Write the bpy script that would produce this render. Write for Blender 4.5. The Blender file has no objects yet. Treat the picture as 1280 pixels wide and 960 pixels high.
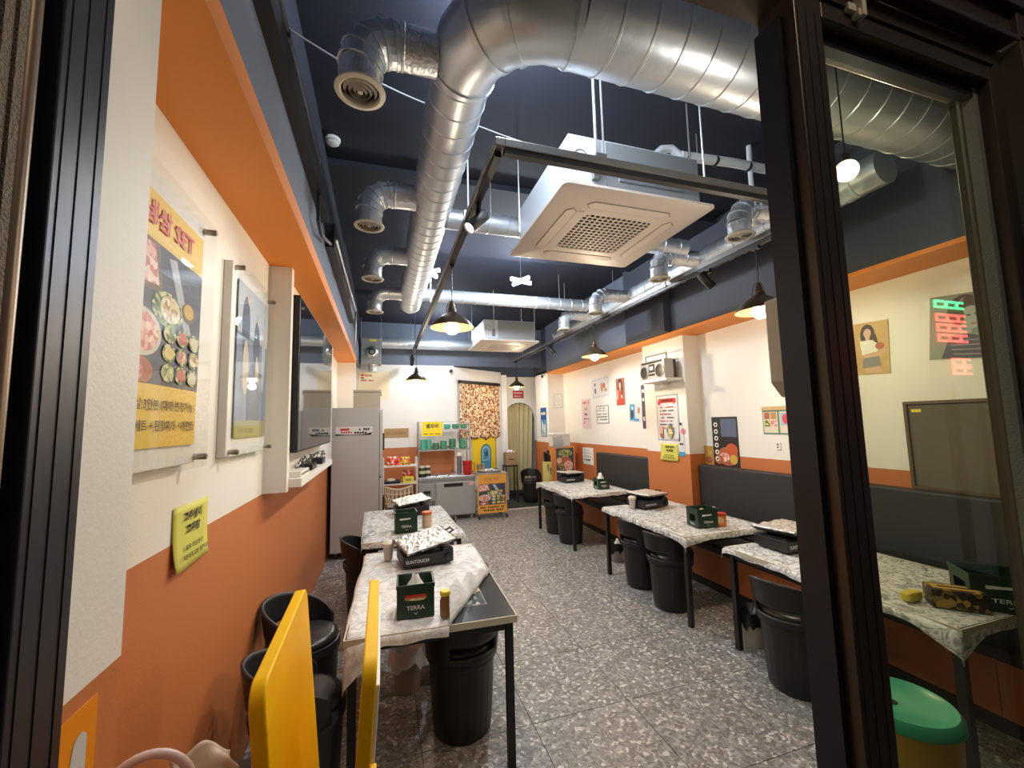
import bpy, bmesh, math, random
from mathutils import Vector, Matrix, noise
random.seed(7)
PI = math.pi
S = bpy.context.scene
C = S.collection
# ------------------------------------------------------------------ camera
cam = bpy.data.cameras.new('camera'); cam_o = bpy.data.objects.new('camera', cam); C.objects.link(cam_o)
cam.sensor_width = 36.0; cam.lens = 36.0*515/1280; cam.clip_start = 0.02; cam.clip_end = 100
RX = Vector((0.95406946, 0.00566662, 0.29953189)); RY = Vector((-0.29863184, 0.09770054, 0.94935432)); RZ = Vector((-0.02388479, -0.99519973, 0.09490534))
right = Vector((RX.x, RY.x, RZ.x)); down = Vector((RX.y, RY.y, RZ.y)); fwd = Vector((RX.z, RY.z, RZ.z))
M = Matrix((right, -down, -fwd)).transposed().to_4x4()
M.translation = (0, 0, 1.65)
cam_o.matrix_world = M
S.camera = cam_o
S.view_settings.view_transform = 'Standard'; S.view_settings.look = 'None'; S.view_settings.gamma = 1.0
S.view_settings.use_curve_mapping = False
S.view_settings.exposure = 0.0
# ------------------------------------------------------------------ world and outside light
W = bpy.data.worlds.new('night'); S.world = W; W.use_nodes = True
W.node_tree.nodes['Background'].inputs[0].default_value = (0.10, 0.105, 0.12, 1); W.node_tree.nodes['Background'].inputs[1].default_value = 0.45
def light(name, typ, loc, power, col, radius=0.05, aim=None, spot=None, blend=0.6, size=None):
    l = bpy.data.lights.new(name, typ); l.energy = power; l.color = col
    o = bpy.data.objects.new(name, l); C.objects.link(o); o.location = loc
    if typ in ('POINT', 'SPOT'): l.shadow_soft_size = radius
    if typ == 'SPOT': l.spot_size = spot; l.spot_blend = blend
    if typ == 'AREA': l.shape = 'RECTANGLE'; l.size, l.size_y = size
    if aim is not None: o.rotation_euler = (Vector(aim)-Vector(loc)).to_track_quat('-Z', 'Y').to_euler()
    return o
WARM = (1.0, 0.80, 0.55); COOL = (0.80, 0.89, 1.0); NEUT = (1.0, 0.93, 0.82)
light('entrance_fill_light', 'POINT', (.9, -.55, 3.5), 26, (1.0, 0.80, 0.58), 0.25)  # unseen lamp added above the entrance to brighten the frame tops

# ------------------------------------------------------------------ materials
def srgb(h):
    h = h.lstrip('#'); c = [int(h[i:i+2], 16)/255 for i in (0, 2, 4)]
    return tuple((x/12.92 if x <= .04045 else ((x+.055)/1.055)**2.4) for x in c)
MATS = {}
def mat(name, col=None, rough=.6, metal=0., bump=None, var=None, emit=None, spec=None, alpha=None, coat=None):
    """principled material; bump=(scale,strength); var=(scale, amount) mottles the colour"""
    if name in MATS: return MATS[name]
    if isinstance(col, str): col = srgb(col)
    m = bpy.data.materials.new(name); m.use_nodes = True; N = m.node_tree.nodes; L = m.node_tree.links
    b = N['Principled BSDF']; b.inputs['Base Color'].default_value = (*col, 1); b.inputs['Roughness'].default_value = rough
    b.inputs['Metallic'].default_value = metal
    if spec is not None: b.inputs['Specular IOR Level'].default_value = spec
    if coat: b.inputs['Coat Weight'].default_value = coat; b.inputs['Coat Roughness'].default_value = .08
    if emit: b.inputs['Emission Color'].default_value = (*emit[0], 1); b.inputs['Emission Strength'].default_value = emit[1]
    if alpha is not None: b.inputs['Alpha'].default_value = alpha
    if bump or var:
        tc = N.new('ShaderNodeTexCoord')
    if var:
        n = N.new('ShaderNodeTexNoise'); n.inputs['Scale'].default_value = var[0]; n.inputs['Detail'].default_value = 5
        L.new(tc.outputs['Object'], n.inputs['Vector'])
        mx = N.new('ShaderNodeMix'); mx.data_type = 'RGBA'
        k = var[1]
        mx.inputs[6].default_value = (*[max(0, x*(1-k)) for x in col], 1); mx.inputs[7].default_value = (*[min(1, x*(1+k)) for x in col], 1)
        L.new(n.outputs['Fac'], mx.inputs[0]); L.new(mx.outputs[2], b.inputs['Base Color'])
    if bump:
        n = N.new('ShaderNodeTexNoise'); n.inputs['Scale'].default_value = bump[0]; n.inputs['Detail'].default_value = 4
        L.new(tc.outputs['Object'], n.inputs['Vector'])
        bp = N.new('ShaderNodeBump'); bp.inputs['Strength'].default_value = bump[1]; bp.inputs['Distance'].default_value = .01
        L.new(n.outputs['Fac'], bp.inputs['Height']); L.new(bp.outputs['Normal'], b.inputs['Normal'])
    MATS[name] = m
    return m
def ramp(N, stops, interp='CONSTANT'):
    r = N.new('ShaderNodeValToRGB'); r.color_ramp.interpolation = interp
    e = r.color_ramp.elements
    while len(e) > 1: e.remove(e[-1])
    e[0].position = stops[0][0]; e[0].color = (*stops[0][1], 1)
    for p, c in stops[1:]:
        q = e.new(p); q.color = (*c, 1)
    return r
def voro(name, cols, scale, rough=.5, smooth=False, bump=0, feature='F1', rand=True):
    """cells of several colours, for printed food, cloth and speckled stone"""
    if name in MATS: return MATS[name]
    m = bpy.data.materials.new(name); m.use_nodes = True; N = m.node_tree.nodes; L = m.node_tree.links; b = N['Principled BSDF']
    tc = N.new('ShaderNodeTexCoord'); v = N.new('ShaderNodeTexVoronoi'); v.inputs['Scale'].default_value = scale
    L.new(tc.outputs['Object'], v.inputs['Vector'])
    sp = N.new('ShaderNodeSeparateColor'); L.new(v.outputs['Color'], sp.inputs[0])
    cols = [srgb(c) if isinstance(c, str) else c for c in cols]
    r = ramp(N, [(i/len(cols), c) for i, c in enumerate(cols)], 'LINEAR' if smooth else 'CONSTANT')
    L.new(sp.outputs[0], r.inputs[0]); L.new(r.outputs[0], b.inputs['Base Color']); b.inputs['Roughness'].default_value = rough
    MATS[name] = m
    return m
def wallpaint(name, low, high, z, rough=.55, var=.03):
    """two paints meeting at a height (world z): the real painted band of the room"""
    if name in MATS: return MATS[name]
    m = bpy.data.materials.new(name); m.use_nodes = True; N = m.node_tree.nodes; L = m.node_tree.links; b = N['Principled BSDF']
    g = N.new('ShaderNodeNewGeometry'); s = N.new('ShaderNodeSeparateXYZ'); L.new(g.outputs['Position'], s.inputs[0])
    c = N.new('ShaderNodeMath'); c.operation = 'GREATER_THAN'; c.inputs[1].default_value = z; L.new(s.outputs[2], c.inputs[0])
    mx = N.new('ShaderNodeMix'); mx.data_type = 'RGBA'; L.new(c.outputs[0], mx.inputs[0])
    mx.inputs[6].default_value = (*low, 1); mx.inputs[7].default_value = (*high, 1)
    n = N.new('ShaderNodeTexNoise'); n.inputs['Scale'].default_value = 2.5; n.inputs['Detail'].default_value = 6; L.new(g.outputs['Position'], n.inputs['Vector'])
    mr = N.new('ShaderNodeMapRange'); mr.inputs[3].default_value = 1-var; mr.inputs[4].default_value = 1+var; L.new(n.outputs['Fac'], mr.inputs[0])
    mu = N.new('ShaderNodeMix'); mu.data_type = 'RGBA'; mu.blend_type = 'MULTIPLY'; mu.inputs[0].default_value = 1
    cb = N.new('ShaderNodeCombineXYZ')
    for i in range(3): L.new(mr.outputs[0], cb.inputs[i])
    L.new(mx.outputs[2], mu.inputs[6]); L.new(cb.outputs[0], mu.inputs[7]); L.new(mu.outputs[2], b.inputs['Base Color'])
    n2 = N.new('ShaderNodeTexNoise'); n2.inputs['Scale'].default_value = 120; L.new(g.outputs['Position'], n2.inputs['Vector'])
    bp = N.new('ShaderNodeBump'); bp.inputs['Strength'].default_value = .12; bp.inputs['Distance'].default_value = .004; L.new(n2.outputs['Fac'], bp.inputs['Height']); L.new(bp.outputs['Normal'], b.inputs['Normal'])
    b.inputs['Roughness'].default_value = rough
    MATS[name] = m
    return m
ORANGE = (0.52, 0.165, 0.048); WHITE = (0.80, 0.77, 0.70)
m_wall = wallpaint('wall paint', ORANGE, WHITE, 1.275)
m_wallR = wallpaint('wall paint right', ORANGE, WHITE, 1.25)
m_wallB = wallpaint('wall paint back', (0.50, 0.17, 0.06), (0.78, 0.78, 0.78), 1.25)
m_white = mat('white paint', WHITE, .55, bump=(60, .05))
m_soffit = mat('orange soffit', (0.74, 0.24, 0.025), .55, bump=(80, .05))
m_fascia = mat('orange fascia', (0.68, 0.24, 0.06), .5)
m_navy = mat('navy ceiling paint', (0.009, 0.011, 0.022), .8, bump=(30, .15))
m_navy2 = mat('navy beam paint', (0.013, 0.015, 0.026), .8, bump=(30, .15))
m_blue = mat('slate blue upper wall', (0.13, 0.155, 0.21), .7, bump=(40, .08))
m_slate = mat('dark slate upper wall', (0.045, 0.05, 0.07), .7, bump=(40, .08))
m_alu = mat('bronze aluminium', (0.085, 0.062, 0.048), .36, .55, bump=(200, .05))
m_alu2 = mat('dark anodised aluminium', (0.028, 0.030, 0.042), .4, .5)
m_brush = mat('brush weatherstrip', (0.24, 0.20, 0.15), .9, bump=(300, .8))
m_galv = mat('galvanised duct', (0.70, 0.755, 0.81), .38, .78, bump=(25, .12), var=(6, .12))
m_foil = mat('crumpled foil tape', (0.80, 0.81, 0.83), .30, .82, bump=(45, .6))
m_diff = mat('diffuser enamel', (0.62, 0.58, 0.50), .5)
m_diffin = mat('diffuser inner', (0.55, 0.51, 0.45), .5)
m_blackp = mat('black plastic', (0.012, 0.012, 0.013), .42)
m_blackm = mat('black steel', (0.012, 0.012, 0.013), .45)
m_vinyl = mat('charcoal vinyl', (0.024, 0.022, 0.023), .55, bump=(250, .12))
m_pad = mat('dark seat pad', (0.03, 0.028, 0.028), .32)
m_ral = mat('grey steel channel', (0.22, 0.21, 0.20), .4, .7)
m_steel = mat('stainless steel', (0.55, 0.55, 0.55), .33, .85, bump=(90, .03))
m_rod = mat('threaded rod', (0.55, 0.55, 0.56), .35, .8)
m_acw = mat('air conditioner panel', (0.66, 0.58, 0.52), .4)
m_acb = mat('air conditioner body', (0.62, 0.68, 0.74), .4, .1)
m_acg = mat('air conditioner plate', (0.42, 0.45, 0.47), .35, .6)
m_dark = mat('dark gap', (0.008, 0.008, 0.008), .8)
m_yel = mat('yellow painted wood', (0.88, 0.49, 0.0), .5, bump=(60, .06), var=(5, .06), spec=.2)
m_green = mat('green crate plastic', (0.009, 0.036, 0.016), .4)
m_paper = mat('white paper', (0.80, 0.78, 0.73), .8, bump=(60, .2))
m_text = mat('black ink', (0.02, 0.02, 0.02), .7)
m_cream = mat('cream plastic', (0.70, 0.62, 0.47), .5)
m_fridge = mat('grey fridge steel', (0.46, 0.42, 0.385), .5, .15, bump=(8, .05))

# ------------------------------------------------------------------ mesh helpers
class MB:
    def __init__(s): s.v = []; s.f = []; s.mi = []; s.ms = []; s.cur = 0
    def use(s, m):
        if m not in s.ms: s.ms.append(m)
        s.cur = s.ms.index(m); return s
    def add(s, vs, fs):
        o = len(s.v); s.v += [tuple(v) for v in vs]
        for f in fs: s.f.append([i+o for i in f]); s.mi.append(s.cur)
        return s
    def box(s, x0, x1, y0, y1, z0, z1, xf=None):
        vs = [(x, y, z) for z in (z0, z1) for y in (y0, y1) for x in (x0, x1)]
        if xf is not None: vs = [xf @ Vector(v) for v in vs]
        return s.add(vs, [(0, 2, 3, 1), (4, 5, 7, 6), (0, 1, 5, 4), (2, 6, 7, 3), (0, 4, 6, 2), (1, 3, 7, 5)])
    def lathe(s, prof, n=32, c=(0, 0, 0), axis='Z', mod=None, cap=True):
        vs = []
        for r, z in prof:
            for k in range(n):
                a = 2*PI*k/n; q = r*(mod(a, z) if mod else 1)
                p = (q*math.cos(a), q*math.sin(a), z)
                if axis == 'X': p = (p[2], p[0], p[1])
                if axis == 'Y': p = (p[0], -p[2], p[1])
                vs.append((p[0]+c[0], p[1]+c[1], p[2]+c[2]))
        fs = [(i*n+k, i*n+(k+1) % n, (i+1)*n+(k+1) % n, (i+1)*n+k) for i in range(len(prof)-1) for k in range(n)]
        if cap:
            if prof[0][0] > 1e-6: fs.append(tuple(reversed(range(n))))
            if prof[-1][0] > 1e-6: fs.append(tuple((len(prof)-1)*n+k for k in range(n)))
        return s.add(vs, fs)
    def tube(s, pts, r, n=12, cap=True):
        """sweep a circle along pts; r a number or one per point"""
        P = [Vector(p) for p in pts]; m = len(P); R_ = r if isinstance(r, (list, tuple)) else [r]*m
        T = [(P[min(i+1, m-1)]-P[max(i-1, 0)]).normalized() for i in range(m)]
        u = T[0].orthogonal().normalized(); vs = []
        for i in range(m):
            u = (u - T[i]*u.dot(T[i])).normalized(); w = T[i].cross(u)
            for k in range(n):
                a = 2*PI*k/n; vs.append(P[i]+(u*math.cos(a)+w*math.sin(a))*R_[i])
        fs = [(i*n+k, i*n+(k+1) % n, (i+1)*n+(k+1) % n, (i+1)*n+k) for i in range(m-1) for k in range(n)]
        if cap: fs += [tuple(reversed(range(n))), tuple((m-1)*n+k for k in range(n))]
        return s.add(vs, fs)
    def grid(s, fn, nu, nv):
        vs = [fn(i/nu, j/nv) for j in range(nv+1) for i in range(nu+1)]
        return s.add(vs, [(j*(nu+1)+i, j*(nu+1)+i+1, (j+1)*(nu+1)+i+1, (j+1)*(nu+1)+i) for j in range(nv) for i in range(nu)])
    def poly(s, pts2, y, t=0):
        """flat polygon in the XZ plane at depth y, facing -Y"""
        vs = [(p[0], y, p[1]) for p in pts2]
        a = sum(vs[i][0]*vs[(i+1) % len(vs)][2]-vs[(i+1) % len(vs)][0]*vs[i][2] for i in range(len(vs)))
        return s.add(vs, [tuple(range(len(vs))) if a > 0 else tuple(reversed(range(len(vs))))])
    def mesh(s, name, m=None):
        me = bpy.data.meshes.new(name); me.from_pydata(s.v, [], s.f); me.validate(clean_customdata=False)
        for mm in (s.ms or [m]): me.materials.append(mm)
        if s.ms and len(me.polygons) == len(s.mi): me.polygons.foreach_set('material_index', s.mi)
        me.update(); return me
    def build(s, name, m=None, parent=None, smooth=False, bevel=0, loc=None, rot=None, solid=0, subd=0, seg=2):
        me = s.mesh(name, m)
        if smooth:
            me.polygons.foreach_set('use_smooth', [True]*len(me.polygons)); me.set_sharp_from_angle(angle=math.radians(smooth if smooth is not True else 40))
        return put(name, me, parent, bevel, loc, rot, solid, subd, seg)
def put(name, me, parent=None, bevel=0, loc=None, rot=None, solid=0, subd=0, seg=2):
    o = bpy.data.objects.new(name, me); C.objects.link(o)
    if parent is not None: o.parent = parent
    if loc is not None: o.location = loc
    if rot is not None: o.rotation_euler = rot
    if solid: q = o.modifiers.new('solid', 'SOLIDIFY'); q.thickness = solid; q.offset = 0
    if bevel: q = o.modifiers.new('bevel', 'BEVEL'); q.width = bevel; q.segments = seg; q.limit_method = 'ANGLE'
    if subd: q = o.modifiers.new('sub', 'SUBSURF'); q.levels = subd; q.render_levels = subd
    return o
def box(name, x0, x1, y0, y1, z0, z1, m, parent=None, bevel=0, **k): return MB().box(x0, x1, y0, y1, z0, z1).build(name, m, parent, bevel=bevel, **k)
def tag(o, label, cat, group=None):
    o['label'] = label; o['category'] = cat
    if group: o['group'] = group
    return o
def thing(name, label, cat, loc=(0, 0, 0), rz=0, group=None, rot=None):
    o = bpy.data.objects.new(name, None); C.objects.link(o); o.empty_display_size = .1; o.location = loc; o.rotation_euler = rot if rot else (0, 0, rz)
    return tag(o, label, cat, group)
def struct(o): o['kind'] = 'structure'; return o
def sbox(name, x0, x1, y0, y1, z0, z1, m, bevel=0): return struct(box(name, x0, x1, y0, y1, z0, z1, m, bevel=bevel))
def copy_tree(src, label, group=None, loc=None, rz=None, parent=None):
    c = src.copy(); C.objects.link(c)
    if parent is not None: c.parent = parent
    if label: c['label'] = label
    if group: c['group'] = group
    if loc is not None: c.location = loc
    if rz is not None: c.rotation_euler = (0, 0, rz)
    for ch in list(src.children): copy_tree(ch, None, None, None, None, c)
    return c
def text_mesh(body, size, width=None, bold=0.0, space=1.0):
    cu = bpy.data.curves.new('t', 'FONT'); cu.body = body; cu.size = size; cu.align_x = 'CENTER'; cu.align_y = 'CENTER'; cu.resolution_u = 2; cu.offset = bold*size; cu.space_line = space
    o = bpy.data.objects.new('t', cu); C.objects.link(o)
    dg = bpy.context.evaluated_depsgraph_get(); me = bpy.data.meshes.new_from_object(o.evaluated_get(dg)); bpy.data.objects.remove(o); bpy.data.curves.remove(cu)
    if width and len(me.vertices):
        xs = [v.co.x for v in me.vertices]; k = width/max(1e-6, max(xs)-min(xs))
        for v in me.vertices: v.co.x *= k
    return me
def text(body, size, m, parent, loc, width=None, bold=.012, rot=None, name='lettering', lean=0):
    """flat lettering standing in the local XZ plane, read from -Y"""
    me = text_mesh(body, size, width, bold)
    for v in me.vertices:
        x, y = v.co.x, v.co.y
        if lean: x += lean*y
        v.co = (x, 0, y)
    me.materials.append(m)
    return put(name, me, parent, loc=loc, rot=rot)
def arc(c, r, a0, a1, n, plane='XZ'):
    out = []
    for i in range(n+1):
        a = a0+(a1-a0)*i/n; out.append((c[0]+r*math.cos(a), c[1]+r*math.sin(a)))
    return out
def ell(cx, cz, rx, rz, n=20, a0=0, a1=2*PI): return [(cx+rx*math.cos(a0+(a1-a0)*i/n), cz+rz*math.sin(a0+(a1-a0)*i/n)) for i in range(n)]
def rect(x0, x1, z0, z1): return [(x0, z0), (x1, z0), (x1, z1), (x0, z1)]
FACE = {'back': 0, 'right': -PI/2, 'left': PI/2}
def sheet(name, label, cat, loc, face, w, h, m, prints=(), t=.004, group=None, tilt=0, rz=None):
    """a flat printed thing fixed to a wall: backing sheet plus print shapes [(material, polygon)...]"""
    o = thing(name, label, cat, loc, group=group); o.rotation_euler = (0, tilt, FACE[face] if rz is None else rz)
    box('sheet', -w/2, w/2, -t, 0, -h/2, h/2, m, o)
    if prints:
        b = MB()
        for i, (pm, pts) in enumerate(prints): b.use(pm).poly(pts, -t-.0006-.0002*i)
        p = b.build('print', None, o)
    return o
def scribble(x0, x1, z, h, m, n, seed=0):
    """a line of small unreadable print as dashes"""
    r = random.Random(seed); out = []; x = x0
    step = (x1-x0)/n
    for i in range(n):
        if r.random() < .82: out.append((m, rect(x, x+step*.72, z, z+h*r.uniform(.7, 1))))
        x += step
    return out

# ================================================================== SETTING
XL, XR = -.665, 3.55
CZ = 3.65
# floor: base slab plus separate granite tiles with open joints
def granite():
    m = bpy.data.materials.new('granite tile'); m.use_nodes = True; N = m.node_tree.nodes; L = m.node_tree.links; b = N['Principled BSDF']
    g = N.new('ShaderNodeNewGeometry'); oi = N.new('ShaderNodeObjectInfo')
    ad = N.new('ShaderNodeVectorMath'); ad.operation = 'ADD'; L.new(g.outputs['Position'], ad.inputs[0])
    sc = N.new('ShaderNodeVectorMath'); sc.operation = 'SCALE'; sc.inputs['Scale'].default_value = 7; cb = N.new('ShaderNodeCombineXYZ')
    for i in range(2): L.new(oi.outputs['Random'], cb.inputs[i])
    L.new(cb.outputs[0], sc.inputs[0]); L.new(sc.outputs[0], ad.inputs[1])
    nz = N.new('ShaderNodeTexNoise'); nz.inputs['Scale'].default_value = 16; nz.inputs['Detail'].default_value = 3; L.new(ad.outputs[0], nz.inputs['Vector'])
    wa = N.new('ShaderNodeVectorMath'); wa.operation = 'SCALE'; wa.inputs['Scale'].default_value = .05; L.new(nz.outputs['Color'], wa.inputs[0])
    a2 = N.new('ShaderNodeVectorMath'); a2.operation = 'ADD'; L.new(ad.outputs[0], a2.inputs[0]); L.new(wa.outputs[0], a2.inputs[1])
    v = N.new('ShaderNodeTexVoronoi'); v.inputs['Scale'].default_value = 58; L.new(a2.outputs[0], v.inputs['Vector'])
    sp = N.new('ShaderNodeSeparateColor'); L.new(v.outputs['Color'], sp.inputs[0])
    r = ramp(N, [(0, (.19, .178, .168)), (.25, (.255, .24, .228)), (.5, (.33, .313, .298)), (.75, (.42, .402, .385)), (.9, (.66, .64, .61))])
    L.new(sp.outputs[0], r.inputs[0])
    n2 = N.new('ShaderNodeTexNoise'); n2.inputs['Scale'].default_value = 130; n2.inputs['Detail'].default_value = 4; L.new(ad.outputs[0], n2.inputs['Vector'])
    r2 = ramp(N, [(.25, (.55, .53, .50)), (.75, (1.35, 1.33, 1.30))], 'LINEAR'); L.new(n2.outputs['Fac'], r2.inputs[0])
    mu = N.new('ShaderNodeMix'); mu.data_type = 'RGBA'; mu.blend_type = 'MULTIPLY'; mu.inputs[0].default_value = 1; L.new(r.outputs[0], mu.inputs[6]); L.new(r2.outputs[0], mu.inputs[7])
    L.new(mu.outputs[2], b.inputs['Base Color']); b.inputs['Roughness'].default_value = .38
    return m
m_gran = granite()
m_grout = mat('dark grout', (.03, .028, .026), .9)
fl = sbox('floor', XL, XR, .45, 9.4, -.06, -.004, m_grout)
def tile_mesh(w, d): return MB().box(0, w, 0, d, 0, .004).mesh('tile', m_gran)
tcache = {}
xs = [XL]+[.2+.6*k for k in range(-1, 6)]+[XR]; ys = [.47]+[.5+.6*k for k in range(1, 13)]+[7.78]
for i in range(len(xs)-1):
    for j in range(len(ys)-1):
        w = xs[i+1]-xs[i]-.004; d = ys[j+1]-ys[j]-.004
        key = (round(w, 3), round(d, 3))
        if key not in tcache: tcache[key] = tile_mesh(w, d)
        put('tile', tcache[key], fl, loc=(xs[i]+.002, ys[j]+.002, -.004))
sbox('pavement', -4, 6, -5, .45, -.12, -.02, mat('pavement', (.10, .10, .10), .85, bump=(40, .4)))
sbox('trim_12', 2.0, XR, 7.70, 7.80, -.004, .012, mat('marble sill', (.60, .58, .55), .4, var=(9, .2)), bevel=.004)
fm = box('entrance_mat', 2.12, XR-.05, 7.86, 9.3, -.004, .012, mat('dark green floor mat', (.035, .05, .042), .95, bump=(250, .6)))
tag(fm, 'dark green mat on the floor before the arched doorway', 'mat')
# walls
wl = sbox('wall_left', XL-.12, XL, .75, 8.0, 0, 2.647, m_wall)
sbox('wall_left_upper', XL-.12, -.40, .75, 8.0, 2.735, 3.06, m_blue)
sbox('wall_left_top', XL-.12, -.40, .75, 8.0, 3.06, CZ, m_navy)
sbox('trim_1', XL, -.40, .88, 6.80, 2.647, 2.735, m_fascia)
st = MB().add([(XL, .88, 2.6465), (-.401, .88, 2.6465), (-.401, 6.799, 2.6465), (XL, 6.799, 2.6465)], [(0, 3, 2, 1)])
struct(st.build('trim_2', m_soffit))
sbox('wall_left_column', XL, -.42, .70, .905, 0, 2.75, m_wall)
sbox('wall_left_return', XL, -.40, 6.80, 6.85, 0, 2.735, m_wall)
# shallow chase that carries the screen
sbox('wall_left_chase', XL, -.60, 2.831, 5.6, 1.275, 2.647, m_white)
sbox('wall_left_chase_side', XL, -.54, 2.77, 2.83, 1.275, 2.647, m_white)
# right wall
sbox('wall_right', XR, XR+.12, .75, 7.8, 0, 2.64, m_wallR)
sbox('trim_3', 3.19, XR+.12, .75, 7.72, 2.632, 2.662, m_soffit)
sbox('wall_right_upper', 3.19, XR+.12, .75, 8.5, 2.662, CZ, m_slate)
sbox('wall_right_upper_pillar', 3.10, 3.19, 3.93, 4.72, 2.662, CZ, m_slate)
sbox('wall_right_upper_panel', 3.17, 3.19, 4.72, 7.7, 2.662, CZ, m_blue)
sbox('wall_right_pillar', 3.345, XR, 3.93, 4.72, 0, 2.64, m_wallR)
sbox('wall_right_end', 3.19, XR, 7.72, 7.80, 0, 2.64, m_wallR)
sbox('wall_right_hall', 3.19, 3.25, 7.80, 8.40, 0, 2.70, m_wallB)
# back wall: white part, diagonal part, arch wall, upper slate part
sbox('wall_back', -.785, 1.33, 8.0, 8.1, 0, 2.80, m_wallB)
sbox('wall_back_upper', -.785, 3.6, 8.0, 8.04, 2.80, CZ, m_blue)
def diag(name, p0, p1, z0, z1, m, t=.08):
    d = Vector((p1[0]-p0[0], p1[1]-p0[1])); n = Vector((-d.y, d.x)).normalized()*t
    v = [(p0[0], p0[1]), (p1[0], p1[1]), (p1[0]+n.x, p1[1]+n.y), (p0[0]+n.x, p0[1]+n.y)]
    b = MB().add([(x, y, z) for z in (z0, z1) for x, y in v], [(3, 2, 1, 0), (4, 5, 6, 7), (0, 1, 5, 4), (1, 2, 6, 5), (2, 3, 7, 6), (3, 0, 4, 7)])
    return struct(b.build(name, m))
DW0, DW1 = Vector((1.33, 8.0)), Vector((2.50, 8.75))
m_white2 = mat('cool white paint', (.74, .74, .76), .6)
diag('wall_back_diagonal', DW0, DW1, 0, 2.78, m_white2)
sbox('trim_4', 2.50, 2.62, 8.70, 8.80, 0, 2.72, m_white2)
# arch wall
AY, ACX, ARW, ASP = 8.9, 2.97, .385, 1.73
b = MB(); m_hall = m_wallB
out = [(2.5, 0), (ACX-ARW, 0)]
arcp = [(ACX+ARW*math.cos(PI-PI*i/24), ASP+ARW*math.sin(PI-PI*i/24)) for i in range(25)]
left_c = [(2.5, 0), (ACX-ARW, 0)]
vs = []; 
b.box(2.5, ACX-ARW, AY, AY+.1, 0, 2.70); b.box(ACX+ARW, 3.67, AY, AY+.1, 0, 2.70)
for i in range(24):
    (x0, z0), (x1, z1) = arcp[i], arcp[i+1]
    b.add([(x0, AY, z0), (x1, AY, z1), (x1, AY, 2.70), (x0, AY, 2.70), (x0, AY+.1, z0), (x1, AY+.1, z1), (x1, AY+.1, 2.70), (x0, AY+.1, 2.70)], [(0, 1, 2, 3), (5, 4, 7, 6), (4, 5, 1, 0), (3, 2, 6, 7)])
struct(b.build('wall_back_arch', m_wallB))
sbox('wall_back_hall', 2.4, 3.7, 9.35, 9.42, 0, 2.75, m_white2)
sbox('wall_right_passage', 3.60, 3.68, 8.40, 9.35, 0, 2.75, m_white2)
# ceiling with two shallow dropped bands
sbox('ceiling', -.785, XR+.12, .6, 9.4, CZ, CZ+.1, m_navy)
sbox('ceiling_band', -.40, 3.19, 3.15, 4.55, CZ-.05, CZ, m_navy2)
sbox('ceiling_band_back', -.40, 3.19, 6.35, 8.0, CZ-.05, CZ, m_navy2)
# ------------------------------------------------------------------ storefront
sbox('wall_front', -.9, XR+.12, .62, .75, 2.86, CZ, m_navy)
sbox('wall_front_left', -1.6, -.46, .60, .72, 0, 2.86, m_alu2)
dj = struct(box('door_1', -.46, -.375, .60, .69, 0, 2.86, m_alu2, bevel=.002))        # left jamb
for k, (y0, y1) in enumerate(((.612, .628), (.640, .650), (.672, .682))): box('groove_strip', -.3752, -.3738, y0, y1, 0, 2.56, m_alu2, dj)
lf = thing('sliding_door_leaf', 'dark bronze sliding glass door leaf slid open at the left edge', 'door', (-.42, .53, 0))
box('stile', -.045, .034, -.03, .058, 0, 2.52, m_alu2, lf, bevel=.004)
box('brush_strip', .034, .043, -.004, .008, 0, 2.52, m_brush, lf)
box('brush_strip', .034, .045, .011, .022, 0, 2.52, m_brush, lf)
MB().tube([(.036, .037, 0), (.036, .037, 2.52)], .0095, 14).build('pull_edge', mat('lit bronze edge', (.22, .16, .11), .35, .5), lf, smooth=True)  # lighter bronze, the light on this edge is put into its colour
box('top_rail', -.95, -.045, -.03, .03, 2.44, 2.52, m_alu, lf)
box('bottom_rail', -.95, -.045, -.03, .03, 0, .14, m_alu, lf)
def glass_mat(name, tint, refl, graze=.7):
    m = bpy.data.materials.new(name); m.use_nodes = True; N = m.node_tree.nodes; L = m.node_tree.links
    for n in list(N): N.remove(n)
    o = N.new('ShaderNodeOutputMaterial'); t = N.new('ShaderNodeBsdfTransparent'); t.inputs[0].default_value = (*tint, 1)
    g = N.new('ShaderNodeBsdfGlossy'); g.inputs['Roughness'].default_value = .01; g.inputs[0].default_value = (.9, .95, .92, 1)
    lw = N.new('ShaderNodeLayerWeight'); lw.inputs[0].default_value = .5; pw = N.new('ShaderNodeMath'); pw.operation = 'POWER'; pw.inputs[1].default_value = 4; L.new(lw.outputs['Facing'], pw.inputs[0])
    f = N.new('ShaderNodeMapRange'); f.inputs[3].default_value = refl; f.inputs[4].default_value = graze; L.new(pw.outputs[0], f.inputs[0])
    mx = N.new('ShaderNodeMixShader'); L.new(f.outputs[0], mx.inputs[0]); L.new(t.outputs[0], mx.inputs[1]); L.new(g.outputs[0], mx.inputs[2])
    L.new(mx.outputs[0], o.inputs[0]); return m
m_glass = glass_mat('shop window glass', (.79, .80, .69), .045)
m_acryl = glass_mat('clear acrylic', (.98, .985, .985), .015, .30)
box('pane', -.95, -.075, -.012, -.006, .14, 2.44, m_glass, lf)
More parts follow.
